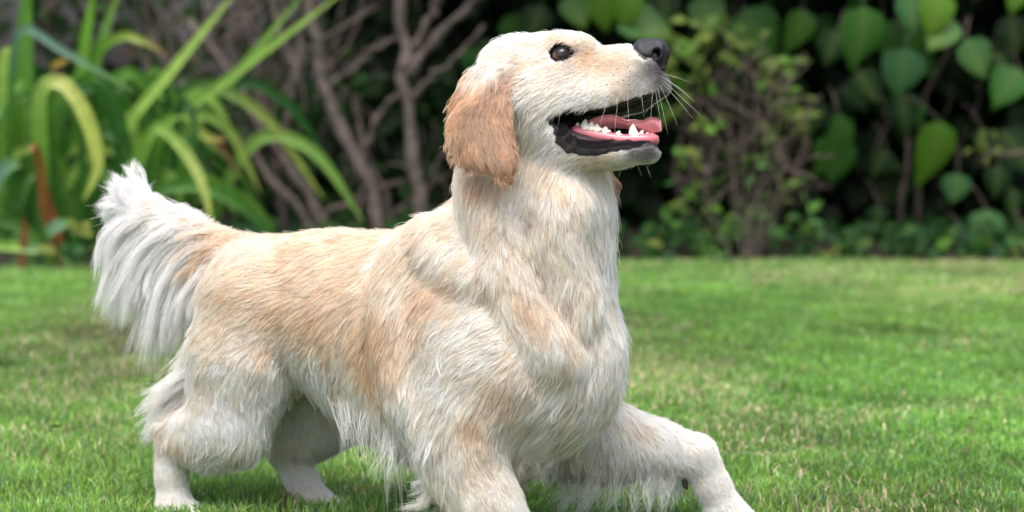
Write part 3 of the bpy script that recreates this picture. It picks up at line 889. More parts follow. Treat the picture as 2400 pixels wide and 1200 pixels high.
# lower jaw
both(lambda a, b: B.cone(a, b, .030, .0160, blend=.018, reg='jaw'), PH(1280, 306, .022), PH(1350, 345, .021))
both(lambda a, b: B.cone(a, b, .0150, .0118, blend=.014, reg='jaw'), PH(1350, 350, .021), PH(1440, 353, .016))
both(lambda a, b: B.cone(a, b, .0118, .0125, blend=.014, reg='jaw'), PH(1440, 353, .014), PH(1514, 350, .008))
B.cone(PH(1300, 340), PH(1415, 358), .028, .008, 1, 1.3, nH, .03, reg='jaw')                     # floor of the jaw
# mouth cavity
B.cone(PH(1385, 293), PH(1440, 290), .0165, .0200, 2.6, 2.0, nH, .008, sub=True)
B.cone(PH(1440, 292), PH(1575, 277), .0190, .033, 2.0, 1.5, nH, .006, sub=True)
B.cone(PH(1330, 300), PH(1385, 293), .0100, .0165, 5.0, 2.8, nH, .008, sub=True)
# ears (near one hangs, far one swings forward under the chin)
EAR = 'ear'
B.chain([(PH(1162, 168, .046), .022, .6), (PH(1140, 205, .064), .031, .42)], n=nH, blend=.016, reg='ear')
ear_rows = [(1145, 205, .066, .027, .36), (1130, 245, .079, .027, .26), (1114, 295, .092, .023, .24), (1146, 338, .097, .020, .22), (1176, 376, .098, .011, .4)]
B.chain([(PH(u, v, w), r, k) for u, v, w, r, k in ear_rows], n=nH, blend=.008, reg='ear')
B.cone(PH(1158, 230, .076), PH(1184, 385, .099), .017, .012, .45, .45, nH, .006, reg='ear')
B.chain([(mirH(PH(1160, 165, .048)), .024, .6), (mirH(PH(1175, 230, .068)), .036, .3)], n=nH, blend=.014, reg='ear')
B.chain([(mirH(PH(1175, 230, .070)), .036, .28), (mirH(PH(1225, 310, .092)), .038, .2), (mirH(PH(1300, 372, .098)), .018, .3)], n=nH, blend=.005, reg='ear')
# --- skin folds that the coat shows
def ridge(pts, r, sink, blend=.030, reg='torso', n=14):
    hs = []
    uv = spline(np.array(pts, float), n)
    for (u, v), h in zip(uv, hit_many(B, uv)):
        if h is not None: hs.append(h + ray(u, v) * sink)
    for a, b in zip(hs[:-1], hs[1:]):
        if np.linalg.norm(a - b) < .08: rs.append((a, b, r, blend, reg))
rs = []
ridge([(1005, 560), (950, 620), (922, 700), (922, 790), (940, 880), (965, 960)], .016, .0145)
ridge([(1005, 560), (1040, 610), (1100, 650), (1175, 650), (1215, 690)], .013, .0175, reg='neck')
ridge([(1115, 400), (1135, 470), (1165, 550), (1190, 640)], .014, .0125, reg='neck')
ridge([(1330, 470), (1310, 560), (1330, 660), (1350, 740)], .013, .0125, reg='neck')
ridge([(1180, 640), (1215, 720), (1265, 790), (1310, 850)], .014, .0125, reg='neck')
for a, b, r, bl, reg in rs: B.cone(a, b, r, r, blend=bl, reg=reg)

# --- eye sockets
fH = unit(np.cross(nH, V(0, 0, 1)) * -1)
fH = fH if fH[0] > 0 else -fH
uH = unit(np.cross(fH, nH)); uH = uH if uH[2] > 0 else -uH
PIT = math.radians(14)
fwd = math.cos(PIT) * fH + math.sin(PIT) * uH
upw = -math.sin(PIT) * fH + math.cos(PIT) * uH
EYE_R = .0130
eye_out = unit(.86 * nH + .42 * fwd + .12 * upw)
eye_c = B.hit(1318, 125) - eye_out * .0101
B.cone(eye_c, eye_c + eye_out * .001, .0148, .0148, blend=.004, sub=True)
B.cone(mirH(eye_c), mirH(eye_c), .0148, .0148, blend=.004, sub=True)

B.grid((-.66, -.30, -.02), (.40, .47, .70), .003)
bv, bq = B.mesh()
bv = smooth_mesh(bv, bq, 3)
# keep the largest piece only (one continuous body)
bn, _ = quad_normals(bv, bq)

dog = empty('dog', PT(1000, 1230) * V(1, 1, 0))
tag(dog, 'cream and gold long-haired retriever dog bounding over the lawn, mouth open', 'dog')
DOG0 = np.array(dog.location)
def part(name, verts, faces, mat, parent=None, smooth=True):
    o = mesh_obj(name, np.asarray(verts) - DOG0, faces, mat, parent or dog, smooth)
    return o

# ---- materials of the bare parts
m = NT('nose_leather')
m.p.inputs['Base Color'].default_value = (*lin(34, 31, 36), 1)
m.p.inputs['Roughness'].default_value = .36
vo = m.n('ShaderNodeTexVoronoi'); vo.inputs['Scale'].default_value = 620
m.bump(vo.outputs['Distance'], .35, .0008)
M_NOSE = m.m
m = NT('black_lip')
m.p.inputs['Base Color'].default_value = (*lin(34, 29, 36), 1)
m.p.inputs['Roughness'].default_value = .2
m.bump(m.noise(220, 4, .6), .9, .004)
M_LIP = m.m
m = NT('tooth_enamel')
m.p.inputs['Base Color'].default_value = (*lin(240, 234, 218), 1)
m.p.inputs['Roughness'].default_value = .25
m.p.inputs['Subsurface Weight'].default_value = .15
m.p.inputs['Subsurface Radius'].default_value = (.004, .003, .002)
M_TOOTH = m.m
m = NT('tongue_flesh')
c = m.ramp(m.noise(90, 3), [(.3, tuple(lin(226, 132, 148))), (.7, tuple(lin(244, 168, 178)))])
m.l(c, m.p.inputs['Base Color'])
m.p.inputs['Roughness'].default_value = .33
m.p.inputs['Subsurface Weight'].default_value = .25
m.p.inputs['Subsurface Radius'].default_value = (.008, .003, .003)
m.bump(m.noise(900, 2), .25, .0006)
M_TONGUE = m.m
m = NT('gum_flesh')
m.p.inputs['Base Color'].default_value = (*lin(205, 118, 130), 1)
m.p.inputs['Roughness'].default_value = .25
M_GUM = m.m
m = NT('claw_horn')
m.p.inputs['Base Color'].default_value = (*lin(70, 60, 52), 1)
m.p.inputs['Roughness'].default_value = .4
M_CLAW = m.m

# ---- nose
N = SDF()
N.cone(PH(1514, 123), PH(1538, 119), .0184, .0158, 1.12, 1.12, nH, .006)
both(lambda a, b: N.cone(a, b, .0088, .0070, blend=.007), PH(1514, 130, .0125), PH(1540, 124, .0100))
N.cone(PH(1548, 128), PH(1552, 158), .0105, .0055, blend=.008)
nost = N.hit(1540, 123)
sl = [N.hit(u, v) for u, v in ((1538, 134), (1520, 139), (1505, 136), (1497, 129))]
both(lambda a, b: N.cone(a, b, .0054, .0046, blend=.003, sub=True), nost, nost - nH * .008 - fwd * .004)
both(lambda *p: [N.cone(a, b, .0030, .0022, blend=.002, sub=True) for a, b in zip(p[:-1], p[1:])], nost, *sl)
N.cone(N.hit(1556, 112) + fwd * .002, N.hit(1554, 156) + fwd * .002, .0016, .0016, blend=.003, sub=True)
c0 = PH(1530, 125)
N.grid(c0 - .045, c0 + .045, .0011)
nv, nq = N.mesh()
nose = part('nose', smooth_mesh(nv, nq, 2), nq, M_NOSE)
nose['label'] = 'dark grey leathery nose with comma-shaped nostrils'

# ---- eyes
me_eye = NT('eye_gloss')
geo = me_eye.n('ShaderNodeAttribute', attribute_name='tint')
me_eye.l(geo.outputs['Color'], me_eye.p.inputs['Base Color'])
me_eye.p.inputs['Roughness'].default_value = .04
def sph_dirs(axis, side, th, ph):
    up = np.cross(axis, side)
    return (np.cos(th)[..., None] * axis + (np.sin(th) * np.cos(ph))[..., None] * side + (np.sin(th) * np.sin(ph))[..., None] * up)
def make_eye(mirror):
    gaze = unit(.74 * nH + .60 * fwd + .32 * upw)
    # almond opening: long axis rises to the front
    along = unit(fwd * .95 + upw * .12 - eye_out * np.dot(fwd * .95 + upw * .12, eye_out))
    a_r, nth, nph = EYE_R, 26, 40
    th = np.linspace(0, math.pi * .62, nth)[:, None] * np.ones((1, nph))
    ph = np.ones((nth, 1)) * np.linspace(0, 2 * math.pi, nph, endpoint=False)
    side = unit(np.cross(gaze, V(0, 0, 1)))
    D = sph_dirs(gaze, side, th, ph)
    rr = a_r * (1 + .07 * np.exp(-(th / .45) ** 2))
    vv = (eye_c + D * rr[..., None]).reshape(-1, 3)
    ang = np.degrees(th).reshape(-1)
    cl = np.where(ang[:, None] < 26, lin(6, 5, 5), np.where(ang[:, None] < 56, lin(44, 25, 16), lin(96, 74, 70)))
    ff = [(i * nph + j, i * nph + (j + 1) % nph, (i + 1) * nph + (j + 1) % nph, (i + 1) * nph + j) for i in range(nth - 1) for j in range(nph)]
    # lids
    nph2, nr = 56, 12
    p2 = np.linspace(0, 2 * math.pi, nph2, endpoint=False)
    upx = np.cross(eye_out, along); upx = upx if upx[2] > 0 else -upx
    aw, bw = math.radians(72), math.radians(27)
    r_open = 1 / np.sqrt((np.cos(p2) / aw) ** 2 + (np.sin(p2) / bw) ** 2)
    r_open *= 1 + .10 * np.abs(np.cos(p2)) ** 6
    L = []
    for k in range(nr):
        f = k / (nr - 1)
        tt = r_open * (1 - f) + np.maximum(math.radians(84), r_open + .2) * f
        rad = EYE_R * (1.03 + .08 * math.sin(min(1, f * 3.2) * math.pi / 2) - .12 * f)
        dirs = np.cos(tt)[:, None] * eye_out + (np.sin(tt) * np.cos(p2))[:, None] * along + (np.sin(tt) * np.sin(p2))[:, None] * upx
        L.append(eye_c + dirs * rad)
    lv = np.vstack(L)
    lf = [(i * nph2 + j, i * nph2 + (j + 1) % nph2, (i + 1) * nph2 + (j + 1) % nph2, (i + 1) * nph2 + j) for i in range(nr - 1) for j in range(nph2)]
    if mirror:
        vv = np.array([mirH(p) for p in vv]); lv = np.array([mirH(p) for p in lv])
    e = part('eye', vv, ff, me_eye.m)
    vcol(e.data, 'tint', cl)
    part('eyelid', lv, lf, M_LIP, e)
make_eye(False); make_eye(True)

# ---- lips, gums, teeth, tongue
def lip(name, pix, rads, sink, mat, mirror=True, n=26, z=1.0):
    pts = []
    for u, v in spline(np.array(pix, float), n):
        h = B.hit(u, v)
        if h is not None: pts.append(h + ray(u, v) * sink)
    pts = smooth_line(np.array(pts), 3)
    rr = np.interp(np.linspace(0, 1, len(pts)), np.linspace(0, 1, len(rads)), rads)
    pts = smooth_line(pts, 1); rr = rr * (1 + .16 * np.sin(np.arange(len(rr)) * 2.3) * (len(rads) > 7))
    v, f = tube(pts, rr, 10)
    part(name, v, f, mat)
    if mirror:
        v, f = tube(np.array([mirH(p) for p in pts]), rr, 10)
        part(name, v, f, mat)
def smooth_line(p, it):
    for _ in range(it):
        p[1:-1] = .5 * p[1:-1] + .25 * (p[:-2] + p[2:])
    return p
lip('lower_lip', [(1322, 285), (1314, 306), (1324, 330), (1356, 346), (1405, 350), (1446, 342), (1492, 340), (1536, 334)],
    [.0045, .0085, .0115, .0115, .0095, .0080, .0080, .0065, .004], .004, M_LIP)
lip('lip_fold', [(1330, 305), (1328, 322), (1352, 335), (1400, 338), (1440, 330)], [.003, .005, .006, .005, .003], .001, M_LIP)
lip('lip_fold', [(1322, 322), (1340, 347), (1385, 357), (1430, 354), (1470, 346), (1520, 340)], [.003, .005, .0055, .005, .004, .003, .003, .002], .002, M_LIP)
lip('upper_lip', [(1322, 284), (1345, 275), (1395, 268), (1445, 262), (1490, 246), (1524, 224), (1545, 203)], [.0042, .0036, .003, .003, .003, .003, .002], .002, M_LIP)
gp = [PH(u, v, w) for u, v, w in spline(np.array([(1345, 306, .023), (1380, 315, .022), (1420, 322, .020), (1455, 328, .017), (1490, 328, .014), (1520, 327, .008), (1532, 327, 0)]), 20)]
gp = gp + [mirH(p) for p in gp[::-1][1:]]
v, f = tube(np.array(gp), np.full(len(gp), .0075), 8)
part('gum', v, f, M_GUM)
def tooth(b, t, r, bulge=.0):
    t = b + (t - b) * .88
    ts = np.linspace(0, 1, 7)
    pts = np.array([b + (t - b) * x + fwd * -.002 * math.sin(x * 3) for x in ts])
    rr = r * 1.22 * np.array([1, 1.05, .98, .86, .68, .44, .16])
    return tube(pts, rr, 8)
for ub, vb, ut, vt, r, w in [(1357, 305, 1356, 285, .0036, .022), (1375, 308, 1373, 275, .0056, .022), (1389, 309, 1389, 281, .0050, .0215),
                             (1404, 312, 1400, 287, .0056, .021), (1424, 316, 1421, 294, .0054, .020), (1453, 322, 1453, 304, .0042, .018),
                             (1489, 326, 1485, 284, .0054, .0145), (1505, 325, 1508, 302, .0034, .011), (1517, 325, 1520, 308, .0030, .0068), (1527, 325, 1531, 310, .0030, .0025)]:
    for mir in (False, True):
        a, b = PH(ub, vb, w), PH(ut, vt, w)
        if mir: a, b = mirH(a), mirH(b)
        v, f = tooth(a, b, r)
        part('tooth', v, f, M_TOOTH)
ts = spline(np.array([(1340, 322, .014), (1385, 304, .017), (1430, 290, .019), (1475, 292, .0195), (1512, 303, .0185), (1536, 299, .014), (1546, 297, .008), (1550, 296, .003)]), 30)
top, bot = [], []
nw = 15
for i, (u, v, hw) in enumerate(ts):
    c = PH(u, v)
    for j in range(nw):
        x = -1 + 2 * j / (nw - 1)
        lift = .0075 * x * x * (1 - .9 * math.exp(-((u - 1478) / 16) ** 2)) + .004 * math.exp(-((u - 1536) / 14) ** 2) * abs(x) - .0025 * math.exp(-(x / .2) ** 2)
        q = c + nH * hw * x + upw * lift
        thick = .0042 * math.sqrt(max(0, 1 - x ** 4)) * min(1, (len(ts) - i) / 3)
        top.append(q + upw * thick); bot.append(q - upw * thick)
n1 = len(ts); o2 = n1 * nw
tf = []
for i in range(n1 - 1):
    for j in range(nw - 1):
        a, b, c2, d = i * nw + j, i * nw + j + 1, (i + 1) * nw + j + 1, (i + 1) * nw + j
        tf.append((a, d, c2, b)); tf.append((a + o2, b + o2, c2 + o2, d + o2))
    for j in (0, nw - 1):
        a, d = i * nw + j, (i + 1) * nw + j
        tf.append((a, a + o2, d + o2, d) if j == 0 else (a, d, d + o2, a + o2))
tf.append(tuple(o2 - nw + j for j in range(nw)) + tuple(2 * o2 - 1 - j for j in range(nw)))
part('tongue', top + bot, tf, M_TONGUE)

# roof of the mouth: dark ridged skin between the upper lips
m = NT('palate_skin')
m.p.inputs['Base Color'].default_value = (*lin(22, 16, 18), 1)
m.p.inputs['Roughness'].default_value = .55
m.bump(m.noise(150, 3), .4, .002)
ps = spline(np.array([(1340, 276, .024), (1395, 262, .026), (1445, 250, .025), (1490, 232, .021), (1525, 212, .016), (1548, 198, .009)]), 22)
pv, pf, nw = [], [], 11
for side_ in (0, 1):
    for i, (u, v, hw) in enumerate(ps):
        c = PH(u, v)
        for j in range(nw):
            x = -1 + 2 * j / (nw - 1)
            pv.append(c + nH * hw * x + upw * (.004 * (1 - x * x) + .0010 * math.sin(i * 1.9) + (.005 if side_ else 0)))
o2 = len(ps) * nw
for i in range(len(ps) - 1):
    for j in range(nw - 1):
        a, b, c2, d = i * nw + j, i * nw + j + 1, (i + 1) * nw + j + 1, (i + 1) * nw + j
        pf += [(a, b, c2, d), (a + o2, d + o2, c2 + o2, b + o2)]
    a, d = i * nw, (i + 1) * nw
    pf += [(a, d, d + o2, a + o2), (a + nw - 1, a + nw - 1 + o2, d + nw - 1 + o2, d + nw - 1)]
part('palate', pv, pf, m.m)

# ---- coat: where hair grows, which way it lies, how long and what colour it is
COL = {'W': V(.94, .92, .892), 'C': V(.91, .86, .795), 'P': V(.87, .778, .672), 'Q': V(.845, .725, .595), 'G': V(.82, .68, .535), 'D': V(.755, .55, .37),
       'E': V(.535, .335, .205), 'F': V(.39, .205, .11), 'K': lin(84, 79, 85)}
# group, u, v, w, plane, du, dv, length mm, lift, gravity, colour
GUIDES = []
def G(grp, plane, rows):
    for u, v, w, du, dv, ln, lift, grav, c in rows:
        fn, mi = (PT, mirT) if plane == 'T' else (PH, mirH)
        a, b = fn(u, v, w), fn(u + du, v + dv, w)
        GUIDES.append((grp, a, unit(b - a), ln, lift, grav, COL[c]))
        if w > 0.001 and grp in ('body', 'head'):
            GUIDES.append((grp, mi(a), unit(mi(b) - mi(a)), ln, lift, grav, COL[c]))
G('body', 'T', [
    (640, 545, 0, -60, 22, 16, .18, .0, 'Q'), (760, 530, 0, -60, 12, 16, .16, .0, 'Q'), (900, 540, 0, -60, 10, 16, .16, .0, 'Q'), (1000, 545, 0, -60, 30, 19, .2, .0, 'Q'),
    (700, 640, .09, -55, 32, 20, .16, .0, 'Q'), (820, 630, .10, -55, 32, 20, .16, .0, 'Q'), (930, 630, .10, -48, 42, 20, .16, .0, 'Q'),
    (760, 760, .11, -45, 45, 22, .16, .0, 'G'), (880, 760, .12, -40, 50, 23, .16, .0, 'G'), (700, 850, .10, -35, 50, 23, .18, .05, 'W'),
    (820, 880, .12, -25, 60, 26, .2, .1, 'C'), (910, 870, .12, -15, 60, 26, .2, .1, 'G'), (760, 950, .09, -5, 60, 40, .25, .3, 'W'),
    (860, 950, .10, 5, 60, 40, .25, .3, 'W'), (960, 970, .11, -5, 60, 40, .25, .3, 'W'), (820, 990, 0, 0, 60, 42, .3, .4, 'W'),
    (920, 1030, 0, 0, 60, 42, .3, .4, 'W'), (1020, 1070, 0, 0, 60, 42, .3, .4, 'W'), (1150, 1090, 0, 10, 60, 46, .3, .5, 'C'), (1260, 1000, 0, -10, 60, 42, .3, .4, 'P'),
    (1000, 610, .08, -35, 50, 20, .18, .0, 'Q'), (950, 720, .11, -12, 60, 23, .18, .05, 'C'), (945, 850, .12, -2, 60, 27, .2, .1, 'W'),
    (1050, 690, .12, -35, 42, 20, .16, .0, 'C'), (1080, 800, .13, -45, 35, 22, .16, .0, 'W'), (1180, 790, .12, 32, 40, 23, .18, .0, 'C'),
    (1190, 870, .12, -40, 20, 23, .18, .05, 'W'), (1050, 900, .13, -35, 50, 27, .2, .05, 'W'), (1140, 950, .13, -22, 50, 33, .2, .05, 'C'),
    (1280, 760, .05, 5, 60, 33, .25, .15, 'P'), (1330, 650, 0, 5, 60, 36, .28, .15, 'C'), (1400, 700, -.04, 8, 60, 33, .28, .15, 'W'), (1330, 850, 0, 12, 50, 31, .25, .15, 'W'),
    (1400, 850, -.06, 0, 60, 31, .22, .1, 'W'), (1300, 940, .03, -20, 50, 39, .28, .2, 'C'),
    (1060, 480, .03, -28, 60, 19, .18, .0, 'Q'), (1110, 480, .08, -15, 60, 22, .2, .0, 'C'), (1150, 570, .1, -14, 60, 25, .22, .05, 'C'), (1220, 450, .08, -6, 60, 26, .24, .05, 'C'),
    (1220, 600, .10, 8, 60, 28, .26, .05, 'C'), (1300, 490, .06, 0, 60, 35, .28, .1, 'C'), (1380, 460, 0, 14, 55, 37, .34, .15, 'W'), (1400, 570, -.02, 16, 55, 39, .36, .15, 'W'),
    (1130, 400, .08, -16, 60, 17, .18, .0, 'P'), (1300, 410, .05, -10, 60, 25, .24, .05, 'P'), (1080, 600, .1, -30, 50, 22, .2, 0, 'C'), (1360, 410, .02, 6, 60, 29, .3, .1, 'C')])
G('head', 'H', [
    (1420, 118, 0, -60, 0, 5, .2, 0, 'C'), (1480, 105, 0, -60, 10, 4, .18, 0, 'W'), (1380, 90, 0, -60, -8, 7, .25, 0, 'W'), (1300, 75, 0, -60, 5, 11, .25, 0, 'W'),
    (1220, 90, 0, -60, 25, 16, .3, 0, 'W'), (1160, 130, 0, -50, 45, 26, .4, 0, 'W'), (1200, 190, .045, -25, 60, 16, .25, 0, 'P'), (1260, 140, .045, -55, 30, 11, .22, 0, 'C'),
    (1330, 170, .05, -50, 45, 9, .2, 0, 'C'), (1370, 140, .035, -55, 30, 6, .18, 0, 'G'), (1430, 150, .032, -55, 25, 5, .16, 0, 'P'), (1500, 150, .025, -50, 30, 4, .16, 0, 'C'),
    (1540, 170, .012, -40, 40, 4, .16, 0, 'K'), (1460, 200, .033, -50, 35, 6, .2, 0, 'P'), (1420, 240, .036, -48, 40, 8, .22, .05, 'W'), (1510, 200, .022, -45, 40, 5, .2, 0, 'W'),
    (1350, 235, .05, -48, 45, 13, .22, 0, 'W'), (1270, 230, .06, -40, 50, 16, .22, 0, 'C'), (1220, 290, .06, -20, 60, 22, .25, 0, 'C'), (1280, 310, .055, -25, 55, 20, .24, 0, 'W'),
    (1310, 370, .04, -35, 50, 16, .24, 0, 'W'), (1400, 378, .022, -60, 15, 9, .2, 0, 'P'), (1480, 378, .014, -60, 15, 7, .25, .1, 'W'), (1530, 365, .005, -50, 40, 7, .3, .1, 'W'), (1530, 345, .010, -50, 40, 4, .2, 0, 'K')])
G('ear', 'H', [
    (1160, 165, .05, -35, 55, 18, .3, 0, 'C'), (1140, 200, .07, -25, 60, 20, .24, 0, 'E'), (1180, 230, .07, 0, 60, 18, .2, 0, 'E'), (1090, 230, .08, -40, 50, 24, .4, 0, 'D'),
    (1060, 310, .09, -35, 45, 26, .45, 0, 'D'), (1120, 290, .095, -12, 60, 20, .22, 0, 'E'), (1170, 320, .095, 12, 60, 18, .18, 0, 'E'), (1090, 350, .1, -20, 55, 26, .4, .1, 'E'),
    (1150, 380, .1, 15, 55, 24, .25, .1, 'E'), (1185, 400, .1, 10, 60, 22, .22, .2, 'E')])
GUIDES.append(('ear', mirH(PH(1230, 320, .09)), unit(PH(1300, 372) - PH(1225, 310)), 18, .2, .1, COL['E']))
G('hind', 'T', [
    (640, 680, .10, -55, 28, 18, .18, 0, 'P'), (560, 700, .11, -50, 35, 18, .18, 0, 'P'), (520, 760, .11, -40, 50, 18, .2, 0, 'P'), (600, 800, .13, -35, 45, 16, .16, 0, 'C'),
    (500, 860, .10, -30, 55, 20, .22, .1, 'C'), (580, 890, .14, -20, 55, 18, .18, 0, 'W'), (660, 880, .12, -8, 60, 22, .22, .1, 'W'), (440, 890, .06, -30, 50, 58, .5, .25, 'W'),
    (420, 940, .06, -35, 45, 55, .5, .3, 'W'), (500, 980, .12, 20, 40, 18, .18, 0, 'W'), (570, 1000, .13, 15, 50, 20, .2, .05, 'C'), (620, 980, .10, -15, 60, 40, .28, .2, 'W'),
    (590, 1050, .1, -40, 42, 40, .25, .2, 'W'), (520, 1070, .11, -50, 20, 22, .22, .15, 'W'), (440, 1030, .1, -5, 60, 16, .2, 0, 'C'), (385, 1030, .08, -5, 60, 16, .2, 0, 'P'),
    (405, 1100, .09, 0, 60, 9, .15, 0, 'W'), (410, 1160, .08, 5, 60, 9, .15, 0, 'W'),
    (660, 700, -.12, -50, 35, 18, .18, 0, 'P'), (720, 850, -.12, -20, 55, 18, .2, .05, 'C'), (700, 900, -.02, -15, 55, 22, .25, .2, 'W'), (780, 960, -.08, 0, 60, 18, .22, .1, 'W'),
    (700, 1020, -.06, 0, 60, 16, .2, 0, 'C'), (700, 1110, -.06, 20, 60, 9, .15, 0, 'W'), (735, 1160, -.06, 30, 50, 9, .15, 0, 'W'), (600, 900, -.06, -30, 50, 55, .5, .3, 'W')])
G('fore', 'T', [
    (1040, 650, .12, -35, 45, 21, .16, 0, 'P'), (1070, 760, .15, -40, 45, 22, .16, 0, 'C'), (990, 780, .12, -8, 60, 25, .18, .05, 'C'), (1150, 800, .15, -50, 20, 23, .16, 0, 'C'),
    (1130, 870, .16, -58, 18, 22, .16, 0, 'W'), (1050, 940, .15, -40, 48, 22, .18, .05, 'W'), (1130, 960, .15, -28, 45, 19, .2, .05, 'C'), (1170, 930, .14, -20, 30, 19, .25, .05, 'P'),
    (1020, 1020, .13, -18, 60, 52, .3, .3, 'W'), (1090, 1030, .15, -5, 55, 19, .2, 0, 'C'), (1130, 1080, .14, 22, 55, 15, .16, 0, 'P'), (1040, 1100, .12, -10, 60, 46, .3, .3, 'P'),
    (1150, 1150, .13, 30, 55, 13, .16, 0, 'C'), (1090, 1170, .12, 5, 60, 44, .3, .3, 'C'), (1210, 1250, .11, 35, 55, 11, .16, 0, 'W'),
    (1330, 800, -.1, 5, 60, 40, .22, .1, 'W'), (1400, 900, -.1, 2, 60, 23, .22, .1, 'W'), (1330, 960, -.06, -15, 55, 40, .3, .15, 'C'), (1400, 960, -.12, 40, 40, 17, .18, 0, 'P'),
    (1350, 1060, -.08, -8, 60, 44, .28, .3, 'C'), (1450, 1000, -.13, 45, 30, 16, .16, 0, 'C'), (1440, 1070, -.1, 8, 60, 25, .25, .3, 'W'), (1540, 1020, -.15, 50, 25, 12, .15, 0, 'W'),
    (1540, 1080, -.13, 22, 60, 20, .25, .3, 'W'), (1630, 1050, -.16, 40, 40, 10, .15, 0, 'W'), (1670, 1140, -.17, 25, 55, 9, .15, 0, 'W'), (1700, 1210, -.18, 30, 50, 9, .15, 0, 'W')])
for (u, v, w) in ((440, 1195, .06), (765, 1175, -.07), (1260, 1315, .08), (1745, 1240, -.2)):
    G('paw', 'T', [(u, v, w, 50, 15, 9, .15, 0, 'W')])
G('tail', 'T', [
    (590, 590, 0.03, -50, 25, 34, .25, .1, 'G'), (590, 560, 0, -60, 0, 32, .3, 0, 'P'), (560, 620, .03, -30, 55, 46, .3, .3, 'D'), (510, 560, .02, -55, 5, 38, .25, .1, 'G'),
    (520, 600, .02, -35, 50, 60, .35, .4, 'G'), (440, 510, 0.01, -55, 0, 40, .3, .1, 'W'), (370, 480, .01, -60, 0, 45, .3, .1, 'W'), (315, 470, 0, -55, -25, 50, .3, 0, 'W')])

GRP = {'torso': 'body', 'neck': 'body', 'head': 'head', 'jaw': 'head', 'ear': 'ear', 'hind': 'hind', 'fore': 'fore', 'paw': 'paw', 'tail': 'tail'}
names = ['body', 'head', 'ear', 'hind', 'fore', 'paw', 'tail']
best = np.full(len(bv), 9.0, np.float32); vg = np.zeros(len(bv), np.int8)
bx = bv.astype(np.float32)
for q in B.pr:
    if q['sub']: continue
    c = (q['a'] + q['b']) / 2
    R = np.linalg.norm(q['b'] - q['a']) / 2 + max(q['ra'], q['rb']) * 1.4 + .03
    m = np.where(((bx - c) ** 2).sum(1) < R * R)[0]
    d = SDF.dist(q, bx[m])
    b = d < best[m]
    best[m[b]] = d[b]; vg[m[b]] = names.index(GRP[q['reg']])
FLD = np.zeros((len(bv), 9))
for gi, g in enumerate(names):
    gs = [x for x in GUIDES if x[0] == g]
    m = np.where(vg == gi)[0]
    if not len(m): continue
    A = np.array([x[1] for x in gs]); D = np.array([np.concatenate([x[2], [x[3], x[4], x[5]], x[6]]) for x in gs])
    eps = .012 if g in ('head', 'ear') else .02
    for s0 in range(0, len(m), 20000):
        mm = m[s0:s0 + 20000]
        d2 = ((bv[mm][:, None] - A[None]) ** 2).sum(-1)
        w = 1 / (d2 + eps ** 2) ** 2
        FLD[mm] = (w @ D) / w.sum(1, keepdims=True)
FLD = smooth_mesh(FLD, bq, 14)

# colour patches that belong to the coat itself
def blob(p, r, c, s=1.0, grp=None, stretch=None):
    d = bv - p
    if stretch is not None:
        ax, k = stretch
        t = d @ ax
        d = d - np.outer(t * (1 - 1 / k), ax)
    w = s * np.exp(-(np.einsum('ij,ij->i', d, d)) / (r * r))
    if grp is not None: w = w * np.isin(vg, [names.index(x) for x in grp])
    FLD[:, 6:9] = FLD[:, 6:9] * (1 - w[:, None]) + np.asarray(c) * w[:, None]
def pb(u, v, r, c, s=1.0, grp=None, depth=.0):
    h = B.hit(u, v)
    if h is not None: blob(h, r, COL[c], s, grp)
for u, v, r, c, s in [(890, 800, .045, 'D', .75), (860, 850, .03, 'D', .6), (780, 700, .05, 'G', .5), (650, 730, .03, 'D', .5), (690, 790, .03, 'D', .4), (740, 600, .05, 'G', .4), (560, 690, .035, 'G', .6),
                      (1000, 700, .022, 'D', .55), (985, 760, .018, 'D', .5), (1060, 660, .022, 'D', .45), (1225, 690, .022, 'D', .6), (1250, 740, .02, 'D', .5), (1160, 470, .03, 'G', .4),
                      (1110, 440, .02, 'G', .5), (1150, 430, .025, 'D', .4), (1320, 870, .02, 'G', .5), (1110, 985, .022, 'D', .6), (1170, 930, .025, 'G', .6), (1200, 580, .04, 'P', .6), (1360, 720, .04, 'P', .5),
                      (1120, 1050, .02, 'G', .4), (1420, 970, .02, 'G', .5), (620, 820, .025, 'G', .5), (1270, 640, .03, 'P', .5), (415, 1050, .014, 'D', .4), (1290, 520, .03, 'P', .4)]:
    pb(u, v, r, c, s, ['body', 'hind', 'fore'])
for u, v, r, c, s in [(1308, 92, .010, 'G', .8), (1300, 115, .008, 'G', .6), (1385, 128, .009, 'D', .7), (1400, 150, .012, 'G', .5), (1440, 150, .018, 'G', .35), (1330, 160, .012, 'K', .18), (1225, 330, .02, 'G', .5),
                      (1530, 168, .013, 'K', .9), (1545, 150, .014, 'K', .95), (1500, 182, .015, 'K', .5), (1548, 185, .010, 'K', .8), (1480, 205, .014, 'K', .25), (1522, 345, .014, 'K', .85), (1490, 350, .012, 'K', .6), (1352, 120, .006, 'K', .7), (1240, 300, .02, 'W', .3)]:
    pb(u, v, r, c, s, ['head'])
for u, v, r, c, s in [(1085, 215, .014, 'F', .6), (1170, 190, .010, 'F', .8), (1100, 290, .016, 'F', .5), (1140, 250, .012, 'F', .5), (1175, 350, .016, 'F', .35), (1070, 335, .012, 'F', .4), (1130, 340, .012, 'D', .5), (1150, 310, .03, 'E', .6), (1100, 158, .020, 'W', .9), (1120, 180, .014, 'C', .6), (1150, 165, .016, 'C', .9), (1170, 150, .012, 'W', .7), (1060, 250, .010, 'C', .6), (1040, 330, .012, 'G', .6)]:
    pb(u, v, r, c, s, ['ear'])

